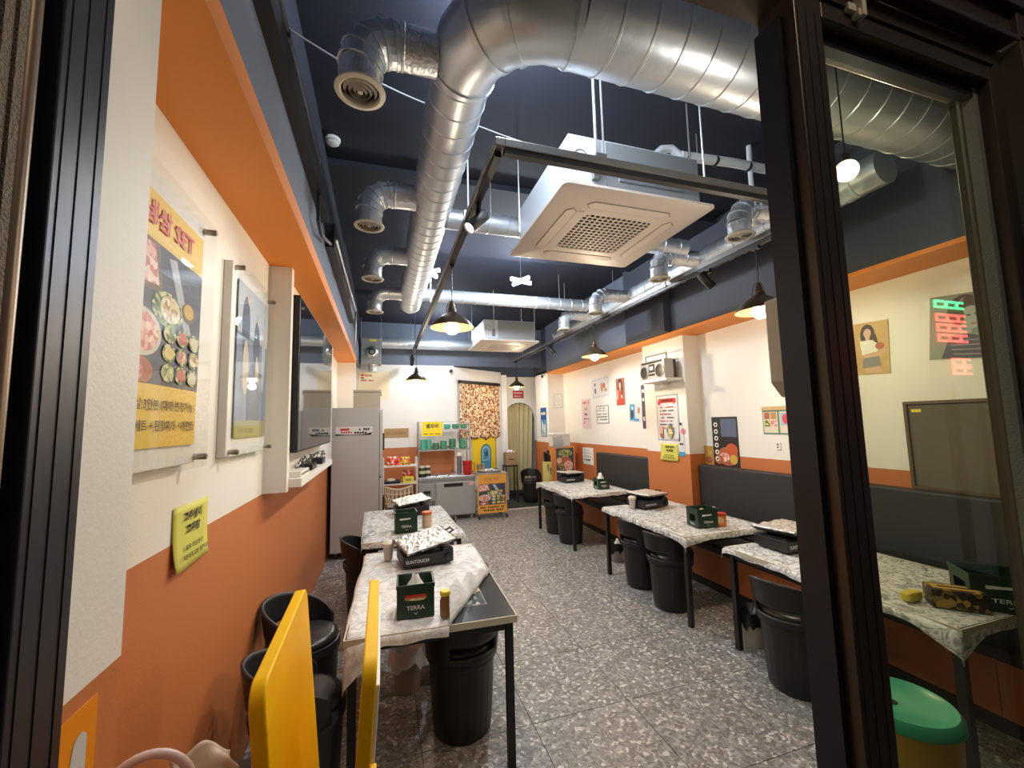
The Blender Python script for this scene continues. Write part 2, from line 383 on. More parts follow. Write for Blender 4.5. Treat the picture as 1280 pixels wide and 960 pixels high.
# right fixed window
wn = struct(box('window_1', .866, .951, .60, .69, -.004, 2.86, m_alu, bevel=.003))
box('jamb_shade_liner', .852, .868, .63, .69, 0, 2.56, m_alu2, wn)  # darker metal carries the shadow on the inner jamb face
for x0, x1, y0 in ((.874, .884, .596), (.900, .906, .597), (.928, .934, .597)): box('ridge', x0, x1, .5988, .601, 0, 2.56, m_alu, wn)
box('pane', .951, 1.585, .652, .658, .10, 2.56, m_glass, wn)
box('glazing_bead', .951, .966, .628, .652, .10, 2.555, m_alu2, wn)
box('glazing_bead', 1.565, 1.585, .628, .652, .10, 2.555, mat('grey gasket', (.20, .20, .18), .7, bump=(200, .3)), wn)
box('glazing_bead', .966, 1.565, .628, .652, 2.525, 2.555, m_alu2, wn)
box('stile', 1.585, 1.64, .60, .69, 0, 2.86, m_alu, wn, bevel=.003)
box('stile', 1.655, 1.72, .56, .69, 0, 2.86, m_alu, wn, bevel=.003)
box('sill', .951, 1.585, .60, .69, 0, .10, m_alu, wn)
box('top_rail', .951, 1.585, .60, .69, 2.556, 2.655, m_alu, wn, bevel=.003)
box('ridge', .951, 1.6, .594, .602, 2.600, 2.606, m_alu, wn)
box('ridge', .88, 1.9, .56, .60, 2.655, 2.672, m_alu, wn, bevel=.004)
box('header', .88, 1.9, .575, .69, 2.672, 2.86, m_alu, wn, bevel=.004)
box('ridge', .88, 1.9, .55, .58, 2.745, 2.757, m_alu, wn, bevel=.003)
sbox('trim_5', -1.0, .866, .575, .69, 2.60, 2.86, m_alu)
w2 = struct(box('window_2', 1.72, 3.67, .64, .646, .1, 2.6, m_glass))
box('top_rail', 1.72, 3.67, .60, .69, 2.56, 2.86, m_alu, w2); box('sill', 1.72, 3.67, .60, .69, 0, .1, m_alu, w2)
hk = thing('door_catch', 'small pale metal catch screwed to the bronze rail above the window', 'catch', (1.055, .60, 2.60))
box('plate', -.028, -.002, -.012, 0, -.012, .008, m_cream, hk, bevel=.002); box('latch', .002, .016, -.022, 0, -.026, .030, m_cream, hk, bevel=.002)
box('tongue', -.006, .010, -.018, 0, -.026, -.008, m_cream, hk, bevel=.002)
lb = thing('door_lock_box', 'cream lock case with a black grab handle on the door post', 'lock', (.883, .715, 1.815)); lb.scale = (.85, .85, .85)
bb = MB(); o8 = [(-.012, .13), (.018, .14), (.05, .14), (.05, -.14), (.022, -.14), (-.012, -.10)]
bb.add([(x, -.02, z) for x, z in o8]+[(x, .03, z) for x, z in o8], [tuple(range(6))[::-1], tuple(range(6, 12))]+[(i, (i+1) % 6, 6+(i+1) % 6, 6+i) for i in range(6)])
bb.build('case', m_cream, lb, bevel=.004)
MB().tube([(.006, -.022, .045), (.002, -.038, .038), (.002, -.038, -.038), (.006, -.022, -.045)], .0055, 8).build('handle', m_blackp, lb, smooth=True)
box('recess', .008, .034, -.0215, -.019, -.045, .045, mat('recess shade', (.30, .25, .18), .6), lb)  # flat plate, darkened cream paints the shade of a handle recess
text('S', .03, m_text, lb, (.012, -.021, -.085))
box('bracket', .05, .07, -.04, .03, -.16, .13, m_blackm, lb)
# ================================================================== CEILING SERVICES
def ribbed(path, r, step=.12, ridge=.006, ph=0):
    """resample a path and raise a seam every step metres; returns pts, radii"""
    P = [Vector(p) for p in path]; pts = []; rad = []; acc = ph
    tot = sum((P[i+1]-P[i]).length for i in range(len(P)-1))
    ds = []; d = 0
    marks = []
    k = step-ph
    while k < tot: marks += [(k-.008, 0), (k-.004, 1), (k+.004, 1), (k+.008, 0)]; k += step
    cum = [0]
    for i in range(len(P)-1): cum.append(cum[-1]+(P[i+1]-P[i]).length)
    for c in cum: marks.append((c, 0))
    marks.sort()
    seen = []
    for c, h in marks:
        if seen and c-seen[-1] < .0015: continue
        seen.append(c); c = min(max(c, 0), tot)
        i = max(j for j in range(len(cum)) if cum[j] <= c+1e-9); i = min(i, len(P)-2)
        f = (c-cum[i])/max(1e-9, cum[i+1]-cum[i]); pts.append(P[i].lerp(P[i+1], f)); rad.append(r+ridge*h)
    return pts, rad
def elbow_pts(c, r, u, v, n=8, a0=0, a1=PI/2):
    c, u, v = Vector(c), Vector(u), Vector(v)
    return [c+u*r*math.cos(a0+(a1-a0)*i/n)+v*r*math.sin(a0+(a1-a0)*i/n) for i in range(n+1)]
DZ = 3.22; MX = .33
md = thing('spiral_air_duct', 'large spiral steel duct running down the ceiling and bending right overhead', 'duct', (MX, 1.4, DZ))
def rel(o, pts): l = Vector(o.location); return [Vector(p)-l for p in pts]
p, r = ribbed([(MX, 5.32, DZ), (MX, 1.66, DZ)], .138, .125, .0035)
MB().tube(rel(md, p), r, 28).build('main_run', m_galv, md, smooth=30)
el = elbow_pts((MX+.36, 1.66, DZ), .36, (-1, 0, 0), (0, -1, 0), 5)
rr = []; pp = []
for i, q in enumerate(el):
    pp.append(q); rr.append(.145+.03*i/5)
bmm = MB()
MB().tube(rel(md, pp), rr, 28, cap=False).build('elbow', m_galv, md, smooth=20)
for i in (0, 2, 3, 5):
    tdir = (pp[min(i+1, 5)]-pp[max(i-1, 0)]).normalized()
    MB().tube([pp[i]-Vector(md.location)-tdir*.012, pp[i]-Vector(md.location)+tdir*.012], rr[i]+.007, 28).build('joint_band', m_galv, md, smooth=30)
p, r = ribbed([(MX+.36, 1.30, DZ), (3.185, 1.30, DZ)], .178, .14, .004)
MB().tube(rel(md, p), r, 32).build('cross_run', m_galv, md, smooth=30)
# diffuser: one mesh set reused everywhere
def lathe_mesh(name, prof, m, n=28, smooth=True):
    me = MB().lathe(prof, n, cap=False).mesh(name, m)
    if smooth: me.polygons.foreach_set('use_smooth', [True]*len(me.polygons)); me.set_sharp_from_angle(angle=math.radians(40))
    return me
dif_rim = lathe_mesh('rim', [(.072, .02), (.072, .004), (.077, .0), (.094, .004), (.096, .009), (.082, .012), (.074, .03)], m_diff)
dif_cones = [lathe_mesh('cone', [(a, .003), (a+.007, .016), (a+.011, .016), (a+.005, .001)], m_diffin) for a in (.017, .035, .053)]
dif_knob = lathe_mesh('knob', [(0, .002), (.010, .004), (.012, .012), (0, .016)], m_diff, 16)
dif_back = lathe_mesh('throat', [(0, .045), (.072, .045), (.073, .02)], mat('diffuser throat', (.10, .09, .08), .7), 24)
def drop(name, label, y, x_end, x_main, z, rd, zd, group, step=.1):
    """elbowed duct branch from a main duct to a round ceiling diffuser"""
    o = thing(name, label, 'duct', (x_end, y, zd), group=group)
    sgn = 1 if x_main > x_end else -1
    R_ = .13
    run = [(x_main, y, z), (x_end+sgn*R_, y, z)]
    p, r = ribbed(run, rd, .14, .004); MB().tube(rel(o, p), r, 20).build('run', m_foil, o, smooth=30)
    e = elbow_pts((x_end+sgn*R_, y, z-R_), R_, (0, 0, 1), (-sgn, 0, 0), 4)
    MB().tube(rel(o, e), rd+.001, 20, cap=False).build('elbow', m_galv, o, smooth=15)
    for i in (0, 1, 2, 3, 4):
        t = (e[min(i+1, 4)]-e[max(i-1, 0)]).normalized(); q = e[i]-Vector(o.location)
        MB().tube([q-t*.006, q+t*.006], rd+.006, 20).build('joint_band', m_galv, o, smooth=30)
    MB().tube(rel(o, [(x_end, y, z-R_), (x_end, y, zd+.02)]), rd, 20, cap=False).build('drop', m_foil, o, smooth=30)
    put('rim', dif_rim, o)
    d = put('throat', dif_back, o)
    for cm in dif_cones: put('cone', cm, o)
    put('knob', dif_knob, o)
    return o
gD = 'ducts dropping to round diffusers'
words_l = ['nearest', 'second nearest', 'third nearest', 'farthest']
for i, y in enumerate((1.60, 2.74, 3.76, 4.87)):
    drop('diffuser_duct', '%s of the four left elbowed steel ducts with cream round diffuser' % words_l[i], y, -.09, MX-.12, 3.19, (.082, .08, .078, .076)[i], 2.95, gD)
for i, y in enumerate((2.15, 3.03, 4.20, 5.08)):
    drop('diffuser_duct', '%s of the four right elbowed steel ducts with round diffuser above the rail' % words_l[i], y, 2.37, 2.78, 3.13, .075, 2.90, gD)
# cross ducts from the main duct to the right
for i, (y, x0, x1) in enumerate(((2.98, MX+.12, 2.62), (4.87, MX+.12, 2.62))):
    p, r = ribbed([(x0, y, 3.2), (x1, y, 3.2)], .076, .16, .004)
    o = thing('cross_duct', ('thin steel duct crossing the ceiling behind the near air conditioner', 'thin steel duct crossing the ceiling before the far air conditioner')[i], 'duct', (x0, y, 3.2), group='thin cross ducts')
    MB().tube(rel(o, p), r, 20).build('run', m_galv, o, smooth=30)
    for xx in (x0+.35, x1-.4):
        MB().tube(rel(o, [(xx, y, 3.27), (xx, y, CZ-.05)]), .004, 6).build('hanger_rod', m_rod, o)
rdk = thing('side_air_duct', 'steel duct running along the right side above the grey rail', 'duct', (2.87, 2.0, 3.13))
p, r = ribbed([(2.87, 1.55, 3.13), (2.87, 6.4, 3.13)], .105, .15, .005); MB().tube(rel(rdk, p), r, 24).build('run', m_galv, rdk, smooth=30)
for y in (2.6, 4.6, 6.1): MB().tube(rel(rdk, [(2.87, y, 3.23), (2.87, y, CZ)]), .004, 6).build('hanger_rod', m_rod, rdk)
p, r = ribbed([(-.02, 7.80, 3.17), (2.4, 7.80, 3.17)], .10, .3, .004)
bd = thing('back_air_duct', 'steel duct running along the top of the back wall', 'duct', (0, 7.80, 3.17)); MB().tube(rel(bd, p), r, 24).build('run', m_galv, bd, smooth=30)
for x in (.5, 1.6): MB().tube(rel(bd, [(x, 7.8, 3.26), (x, 7.8, CZ-.05)]), .004, 6).build('hanger_rod', m_rod, bd)
# fan box at the back left
fb = thing('duct_fan', 'grey box fan with round motor hanging in the back left corner', 'fan', (-.20, 7.6, 2.98))
box('housing', -.17, .17, -.02, .25, -.23, .23, mat('fan box', (.30, .34, .34), .5, .3), fb, bevel=.008)
MB().lathe([(.10, 0), (.10, .05), (.07, .08), (.03, .085), (.03, .10), (0, .10)], 28, (.02, -.02, -.03), 'Y').build('motor', m_steel, fb, smooth=True)
MB().lathe([(.055, .06), (.055, .10), (.04, .10), (.04, .06)], 24, (.02, -.02, -.03), 'Y').build('inlet_ring', m_dark, fb, smooth=True)
MB().lathe([(.08, -.36), (.08, -.22)], 20, (.03, .1, 0)).build('outlet', m_foil, fb, smooth=True)
box('warning_sticker', -.02, .09, -.022, -.02, .17, .21, mat('yellow sticker', (.8, .65, .05), .5), fb)
for x in (-.17, .17): MB().tube([(x, .1, .2), (x, .1, CZ-.05-2.98)], .004, 6).build('hanger_rod', m_rod, fb)
# ------------------------------------------------------------------ air conditioners
def aircon(label, cx, cy, z, w=.96, rods=True):
    o = thing('ceiling_air_conditioner', label, 'air conditioner', (cx, cy, z), group='ceiling air conditioners')
    h = w/2; k = w/.96
    # panel with rounded corners and a grille opening
    def rr(a, rad, zz, n=5):
        pts = []
        for qx, qy, a0 in ((1, 1, 0), (-1, 1, PI/2), (-1, -1, PI), (1, -1, 1.5*PI)):
            for i in range(n+1):
                t = a0+PI/2*i/n; pts.append((qx*(a-rad)+rad*math.cos(t), qy*(a-rad)+rad*math.sin(t), zz))
        return pts
    rings = [rr(h-.03*k, .03, .035), rr(h, .03, .022), rr(h, .03, .008), rr(h-.02*k, .03, 0), rr(.235*k, .05, -.004), rr(.230*k, .05, .004)]
    n = len(rings[0]); bm_ = MB()
    bm_.add([q for r_ in rings for q in r_], [(i*n+j, (i+1)*n+j, (i+1)*n+(j+1) % n, i*n+(j+1) % n) for i in range(len(rings)-1) for j in range(n)])
    bm_.build('panel', m_acw, o, smooth=35)
    g = MB(); a = .232*k; N_ = 13
    for i in range(N_+1):
        t = -a+2*a*i/N_
        g.box(t-.0042, t+.0042, -a, a, -.001, .004); g.box(-a, a, t-.0042, t+.0042, -.0015, .0045)
    gl = g.build('intake_grille', m_acw, o); gl['kind'] = 'stuff'
    box('filter', -a, a, -a, a, .016, .02, m_dark, o)
    for q in range(4):
        f = MB(); L_ = .27*k; wd = .032
        pts = [(-L_, .33*k), (-L_+.03, .33*k-wd), (L_-.03, .33*k-wd), (L_, .33*k), (L_-.03, .33*k+wd), (-L_+.03, .33*k+wd)]
        rot = Matrix.Rotation(q*PI/2, 4, 'Z')
        inner = [rot @ Vector((x, y, -.006)) for x, y in pts]
        f.add(inner+[v+Vector((0, 0, .007)) for v in inner], [(5, 4, 3, 2, 1, 0)]+[(i, (i+1) % 6, 6+(i+1) % 6, 6+i) for i in range(6)])
        f.build('louvre', m_acw, o)
        f = MB(); pts2 = [(-L_-.006, .33*k), (-L_+.027, .33*k-wd-.005), (L_-.027, .33*k-wd-.005), (L_+.006, .33*k), (L_-.027, .33*k+wd+.005), (-L_+.027, .33*k+wd+.005)]
        f.add([rot @ Vector((x, y, -.0035)) for x, y in pts2], [(5, 4, 3, 2, 1, 0)]); f.build('louvre_gap', mat('louvre gap', (.25, .22, .2), .7), o)
    text('LG', .03, mat('grey logo', (.2, .2, .2), .5), o, (-.27*k, -.255*k, -.0045), rot=(PI/2, 0, 0), name='logo') if rods else None
    hb = .42*k
    b = MB(); b.use(m_acb).box(-hb, hb, -hb, hb, .03, .33)
    body = b.build('body', m_acb, o, bevel=.004)
    box('access_plate', -hb+.22, hb-.01, -hb-.006, -hb, .05, .32, m_acg, body)
    box('pressed_rib', -hb+.30, hb-.14, -hb-.010, -hb-.005, .10, .115, m_acg, body)
    box('bracket', -hb+.13, -hb+.17, -hb-.03, -hb, .08, .18, m_ral, body)
    ring = [(-hb+.07+.038*math.cos(t), -hb-.0015, .21+.038*math.sin(t)) for t in [2*PI*i/24 for i in range(25)]]
    MB().tube(ring, .0022, 5).build('knockout_ring', m_dark, body)
    for x, y in ((-hb+.15, -hb-.02), (hb+.04, -hb+.1), (-hb-.03, hb-.1), (hb+.03, hb-.1)):
        MB().tube([(x, y, .12), (x, y, CZ-z)], .0055, 6).build('hanger_rod', m_rod, o)
    return o
aircon('large cream ceiling cassette air conditioner with square grille, nearest', 1.37, 2.31, 2.87, .97)
aircon('smaller looking cream cassette air conditioner near the back wall', 1.83, 6.25, 2.87, .92)
# insulated pipe bundle
ip = thing('insulated_pipe', 'white wrapped refrigerant pipe curving down into the near air conditioner', 'pipe', (1.85, 2.2, 3.45))
MB().tube(rel(ip, [(3.1, 2.2, 3.50), (2.4, 2.2, 3.49), (1.95, 2.2, 3.46)]), .032, 14).build('main_pipe', mat('pipe wrap', (.68, .70, .70), .6, bump=(60, .5)), ip, smooth=True)
MB().tube(rel(ip, [(1.75, 2.2, 3.43), (1.80, 2.2, 3.48), (1.88, 2.2, 3.50), (1.95, 2.2, 3.46), (1.985, 2.2, 3.36), (1.975, 2.2, 3.22), (1.94, 2.2, 3.12), (1.80, 2.2, 3.08)]), .026, 14).build('bent_hose', mat('hose wrap', (.66, .70, .74), .6, bump=(60, .5)), ip, smooth=True)
for x in (2.0, 2.25, 2.55): MB().tube(rel(ip, [(x-.008, 2.2, 3.465+.03*(x-1.95)), (x+.008, 2.2, 3.465+.03*(x-1.95))]), .036, 14).build('tape_band', m_blackp, ip, smooth=True)
for x in (2.1, 2.6): MB().tube(rel(ip, [(x, 2.2, 3.5), (x, 2.2, CZ)]), .005, 6).build('hanger_rod', m_rod, ip)
wp = thing('white_drain_pipe', 'thick white drain pipe hanging straight down beside the door post', 'pipe', (2.57, 2.2, 2.95))
MB().tube([(0, 0, .1), (0, 0, .6), (.004, 0, .7)], .017, 10).build('pipe', mat('white pipe', (.72, .74, .76), .4), wp, smooth=True)
MB().lathe([(.02, .08), (.022, .12), (.019, .13)], 12).build('collar', m_white, wp, smooth=True)
# ------------------------------------------------------------------ lighting track ring
TX0, TX1, TY0, TY1, TZ = .49, 2.50, 1.66, 7.75, 2.88
tr = thing('lighting_track', 'rectangular grey steel rail frame hung below the ceiling with black light track', 'lighting track', (TX0, TY0, TZ))
def railbox(n, x0, x1, y0, y1, z0, z1, m, **k): return box(n, x0-TX0, x1-TX0, y0-TY0, y1-TY0, z0-TZ, z1-TZ, m, tr, **k)
for x in (TX0, TX1):
    railbox('rail', x-.022, x+.022, TY0-.022, TY1, 2.872, 2.912, m_ral, bevel=.003); railbox('light_track', x-.016, x+.016, TY0+.02, TY1, 2.845, 2.872, m_blackm)
railbox('rail', TX0+.022, TX1-.022, TY0-.022, TY0+.022, 2.872, 2.912, m_ral, bevel=.003); railbox('light_track', TX0+.022, TX1-.022, TY0-.016, TY0+.016, 2.845, 2.872, m_blackm)
for x, y in ((TX0, 2.35), (TX0, 4.4), (TX0, 6.6), (.98, TY0), (1.02, TY0), (1.62, TY0), (TX1, 3.1), (TX1, 5.3), (TX1, 7.2)):
    MB().tube([(x-TX0, y-TY0, .03), (x-TX0, y-TY0, CZ-TZ-(.05 if 3.15 < y < 4.55 or y > 6.35 else 0))], .0055, 6).build('hanger_rod', m_rod, tr)
for x, y in ((TX0, 2.35), (1.0, TY0), (TX1, 3.1), (TX1, 5.3)): railbox('clamp', x-.028, x+.028, y-.015, y+.015, 2.868, 2.935, m_ral)
# pendants
m_bulb = mat('lit bulb', (1, .9, .7), .4, emit=((1.0, .82, .55), 14))
m_shade = mat('bronze enamel shade', (.10, .065, .035), .35, .5)
m_shadein = mat('shade lining', (.13, .085, .045), .4, .3)
shade_o = MB().lathe([(.028, .125), (.032, .10), (.05, .085), (.085, .062), (.125, .03), (.158, -.012), (.162, -.018)], 36, cap=False).mesh('shade', m_shade)
shade_i = MB().lathe([(.160, -.018), (.154, -.012), (.121, .026), (.082, .055), (.048, .075), (.01, .085)], 36, cap=False).mesh('shade_lining', m_shadein)
sock = MB().lathe([(0, .19), (.012, .185), (.016, .165), (.022, .155), (.022, .13), (.030, .125), (.030, .112)], 20).mesh('socket', m_shade)
bulb = MB().lathe([(.018, .075), (.022, .04), (.046, .012), (.056, -.014), (.049, -.044), (.026, -.064), (0, -.07)], 24).mesh('bulb', m_bulb)
for me in (shade_o, shade_i, sock, bulb): me.polygons.foreach_set('use_smooth', [True]*len(me.polygons))
def pendant(label, x, y, z, power=30, s=1.0):
    o = thing('pendant_lamp', label, 'lamp', (x, y, z), group='bronze pendant lamps')
    for n, me in (('shade', shade_o), ('shade_lining', shade_i), ('socket', sock), ('bulb', bulb)): put(n, me, o)
    for k in range(3):
        a = k*2*PI/3+.5; MB().tube([(.016*math.cos(a), .016*math.sin(a), .185), (.038*math.cos(a), .038*math.sin(a), .15), (.046*math.cos(a), .046*math.sin(a), .088)], .0028, 6).build('strut', m_shade, o, smooth=True)
    MB().tube([(0, 0, .185), (0, 0, 2.848-z)], .0035, 8).build('cord', m_blackp, o)
    box('adapter', -.014, .014, -.03, .03, 2.825-z, 2.848-z, m_blackp, o)
    light('pendant_light', 'POINT', (x, y, z-.115), power, WARM, .04)
    return o
pendant('lit bronze pendant lamp hanging large in the middle of the room', TX0, 3.0, 2.385)
pendant('lit bronze pendant lamp near the tall grey fridge', TX0, 6.4, 2.35)
pendant('lit bronze pendant lamp above the right row of tables, before the posters', TX1, 4.5, 2.465)
pendant('lit bronze pendant lamp in front of the arched doorway', TX1, 7.62, 2.37)
pendant('bronze pendant lamp half hidden by the cream lock case', TX1, 2.15, 2.40)
# track spots
spot_can = MB().lathe([(0, .075), (.030, .075), (.034, .07), (.034, -.07), (.031, -.075), (.029, -.062)], 24, cap=False).mesh('can', m_blackp)
spot_can.polygons.foreach_set('use_smooth', [True]*len(spot_can.polygons)); spot_can.set_sharp_from_angle(angle=math.radians(40))
m_lens = mat('lit spot lens', (1, .95, .85), .3, emit=((1, .88, .68), 10)); m_lensoff = mat('lens', (.3, .3, .3), .2)
lens = MB().lathe([(0, -.064), (.030, -.064)], 24, cap=False).mesh('lens', m_lens)
def spot(label, x, y, z, aim, power=60, ang=70, col=NEUT):
    o = thing('track_spotlight', label, 'spotlight', (x, y, z), group='black track spotlights')
    d = (Vector(aim)-Vector((x, y, z))).normalized(); q = d.to_track_quat('-Z', 'Y').to_euler()
    put('can', spot_can, o, rot=q); put('lens', lens, o, rot=q)
    box('stem', -.008, .008, -.008, .008, .03, 2.848-z, m_blackp, o); box('adapter', -.014, .014, -.05, .05, 2.815-z, 2.848-z, m_blackp, o)
    p = Vector((x, y, z))+d*.085
    light('spot_light', 'SPOT', p, power, col, .03, aim, math.radians(ang), .7)
spot('black track spotlight lit under the near left rail', TX0, 2.12, 2.76, (-.66, 1.75, 1.5), 40, 95)
spot('black track spotlight at the far end of the left rail', TX0, 7.3, 2.765, (.4, 8.0, 2.0), 7, 90)
spot('black track spotlight below the right rail by the upper pillar', TX1, 2.62, 2.765, (3.5, 2.3, 1.5), 30, 100)
spot('black track spotlight far along the right rail', TX1, 5.85, 2.765, (3.5, 5.3, 1.4), 40, 90)
# crossed LED tube lights (cool white)
m_led = mat('led tube', (1, 1, 1), .4, emit=((.78, .89, 1.0), 24))
def xled(label, x, y, z, rot, power):
    o = thing('crossed_led_light', label, 'ceiling light', (x, y, z), rot, group='crossed tube lights')
    for k in range(2):
        a = Matrix.Rotation(k*PI/2, 4, 'Z'); MB().box(-.15, .15, -.013, .013, -.013, .013, a).build('tube', m_led, o, bevel=.005)
        MB().box(-.15, .15, -.016, .016, .014, .028, a).build('batten', m_white, o)
    MB().tube([(0, 0, .028), (0, 0, CZ-z-(.05 if 3.15 < y < 4.55 else 0))], .004, 6).build('stem', m_rod, o)
    light('led_light', 'POINT', (x, y, z-.05), power, COOL, .08)
xled('crossed white tube light glowing between the two air conditioners', 1.52, 4.38, 3.28, .35, 120)
xled('crossed white tube light half hidden behind the spiral duct', .46, 4.36, 3.28, .8, 90)
xled('crossed white tube light above the bend of the spiral duct', .60, 1.62, 3.53, .5, 90)
xled('crossed white tube light over the kitchen end', 1.0, 7.2, 3.35, .4, 55)
# pipes, cables and detector
lp = thing('conduit_pipe', 'black conduit pipe running along the upper left wall', 'pipe', (-.35, 1.5, 3.12))
MB().tube(rel(lp, [(-.35, .8, 3.13), (-.35, 2.40, 3.13), (-.36, 2.5, 3.10), (-.36, 2.50, 2.84), (-.355, 2.60, 2.80), (-.35, 3.0, 2.92)]), .011, 8).build('pipe', mat('black conduit', (.05, .05, .055), .4, .3), lp, smooth=True)
for y in (1.6, 2.38): box('pipe_clip', -.05, .012, y-1.5-.012, y-1.5+.012, -.012, .024, m_ral, lp)
ct = box('cable_tray', -.40, -.345, .85, 2.85, 3.0, 3.10, m_blackm); tag(ct, 'black cable tray along the upper left wall under the ceiling', 'cable tray')
c2 = thing('cable_duct', 'black cable duct with grey pipe on the pale far left upper wall', 'cable duct', (-.372, 3.2, 3.0))
box('tray', -.025, .035, -.1, 2.2, -.06, .12, m_blackm, c2); MB().tube([(.045, -.1, .0), (.045, 2.2, .10), (.045, 2.2, -.25), (.03, 2.25, -.35)], .011, 8).build('pipe', m_rod, c2, smooth=True)
sd = thing('smoke_detector', 'round white smoke detector on the navy ceiling', 'smoke detector', (-.34, 2.93, CZ))
MB().lathe([(.05, 0), (.05, -.012), (.042, -.02), (.042, -.03), (.03, -.04), (0, -.042)], 24).build('body', m_white, sd, smooth=True)
MB().lathe([(.0435, -.022), (.0435, -.026)], 24).build('vent_ring', m_dark, sd)
cb1 = thing('slung_cable', 'thin dark cable slung from the left wall across to the rail frame', 'cable', (-.38, 2.0, 3.2))
def sag(a, b_, s, n=14): a, b_ = Vector(a), Vector(b_); return [a.lerp(b_, i/n)-Vector((0, 0, s*math.sin(PI*i/n))) for i in range(n+1)]
MB().tube(rel(cb1, sag((-.39, 1.75, 3.30), (.30, 2.15, 3.40), .03)+sag((.32, 2.16, 3.40), (.98, 1.72, 2.93), .02)[1:]), .005, 6).build('cable', mat('grey cable', (.12, .12, .13), .5), cb1, smooth=True)
cs = thing('security_camera', 'small dome security camera high on the white back wall', 'camera', (1.27, 8.0, 2.70), group='security cameras')
MB().lathe([(.045, 0), (.045, .03), (.03, .05)], 20, (0, 0, 0), 'Y').build('mount', m_white, cs, smooth=True); MB().lathe([(.034, .03), (.030, .06), (.018, .078), (0, .082)], 20, (0, 0, -.005), 'Y').build('dome', m_blackp, cs, smooth=True)
cs2 = copy_tree(cs, 'small dome security camera on the corner before the arched doorway', loc=(3.19, 7.85, 2.60), rz=-PI/2)
# ================================================================== FURNITURE
# ---- bench seats along the right wall
def bench(label, y0, y1):
    o = thing('bench_seat', label, 'bench', (3.27, (y0+y1)/2, 0), group='wall benches'); h = (y1-y0)/2
    box('kick_plinth', -.20, .28, -h, h, 0, .09, mat('dark plinth', (.03, .026, .024), .6), o)
    nb = max(1, round((y1-y0)/.62)); w = 2*h/nb
    for k in range(nb): box('front_panel', -.225, -.205, -h+k*w+.002, -h+(k+1)*w-.002, .09, .36, mat('bench orange', ORANGE, .45), o)
    box('frame_rail', -.235, .27, -h, h, .355, .375, mat('bench orange', ORANGE, .45), o)
    box('seat_cushion', -.255, .16, -h, h, .375, .45, m_vinyl, o, bevel=.018, seg=3)
    box('back_cushion', .16, .275, -h, h, .45, 1.133, m_vinyl, o, bevel=.014, seg=3)
bench('long charcoal vinyl bench with orange front along the near right wall', .80, 3.91)
bench('charcoal vinyl bench with orange front beyond the white pillar', 4.74, 6.28)
# ---- drum chairs
def rib(a, z): return 1+.012*(1 if math.sin(24*a) > .3 else 0)*(1 if z < .36 else 0)
dr = MB().lathe([(.148, 0), (.155, .01), (.163, .10), (.172, .25), (.178, .36), (.182, .375), (.190, .38), (.192, .41), (.186, .425), (.17, .43)], 96, mod=rib).mesh('drum', m_blackp)
dr.polygons.foreach_set('use_smooth', [True]*len(dr.polygons)); dr.set_sharp_from_angle(angle=math.radians(30))
pdm = MB().lathe([(.172, .43), (.178, .44), (.172, .458), (.14, .468), (0, .472)], 36).mesh('seat_pad', m_pad)
pdm.polygons.foreach_set('use_smooth', [True]*len(pdm.polygons))
def back_mesh():
    rows = 9; cols = 30; b = MB(); A = math.radians(118)
    idx = {}
    def top(t): return .475+.19*max(0, math.cos(t*PI/2*.98))**.75
    for j in range(rows+1):
        for i in range(cols+1):
            t = -1+2*i/cols; a = PI+t*A
            z0, z1 = .40, top(t)
            zs = [.40, .425, .445] ; f = j/rows
            lev = [.40, .43, .45]; 
            if j < 2: z = (.40, .445)[j]
            elif j == 2: z = min(.505, z1-.01)
            else: z = min(.505, z1-.01)+(z1-min(.505, z1-.01))*((j-2)/(rows-2))
            rad = .192+.022*max(0, (z-.40)/.27)+.012*max(0, math.cos(t*PI/2))*((z-.4)/.27)
            idx[i, j] = len(b.v); b.v.append((rad*math.cos(a), rad*math.sin(a), z))
    for j in range(rows):
        for i in range(cols):
            t = abs(-1+2*(i+.5)/cols)
            if j == 1 and t < .36: continue
            b.f.append([idx[i, j], idx[i+1, j], idx[i+1, j+1], idx[i, j+1]]); b.mi.append(0)
    b.ms = [m_blackp]
    me = b.mesh('backrest'); me.polygons.foreach_set('use_smooth', [True]*len(me.polygons)); return me
bkm = back_mesh()
def make_chair(label, x, y, rz, group):
    o = thing('drum_chair', label, 'chair', (x, y, 0), rz, group)
    put('drum', dr, o); put('seat_pad', pdm, o); put('backrest', bkm, o, solid=.014)
    l = MB().tube([(.197*math.cos(PI+t), .197*math.sin(PI+t), .437) for t in [-.75+1.5*i/14 for i in range(15)]], .009, 8); l.build('slot_lip', m_blackp, o, smooth=True)
    return o
gC = 'black drum chairs'
ch0 = make_chair('black drum chair nearest the door post, at the table seen behind glass', 2.45, 2.06, .2, gC)
def chair(label, x, y, rz): return copy_tree(ch0, label, gC, (x, y, 0), rz)
chair('black drum chair at the near corner of the middle right table', 2.47, 3.24, .15)
chair('black drum chair at the far end of the middle right table, slot showing beige', 2.52, 3.75, .1)
chair('black drum chair at the near corner of the farthest right table', 2.50, 5.38, .1)
chair('black drum chair behind another at the farthest right table', 2.53, 5.92, .0)
chair('black drum chair under the near right corner of the front table', .43, 2.42, PI/2+.2)
chair('black drum chair peeking past the right side of the front table', .485, 2.95, PI)
chair('black drum chair peeking past the far table on the left row, right side', .53, 4.50, PI)
chair('black drum chair with tall back against the orange left wall', -.42, 2.78, -.25)
chair('black drum chair just behind the large yellow board', -.34, 2.16, .3)
chair('black drum chair half hidden left of the far left table', -.13, 4.12, 0)
chair('black drum chair standing alone near the arched doorway', 2.98, 8.30, -1.9).location.z = .012
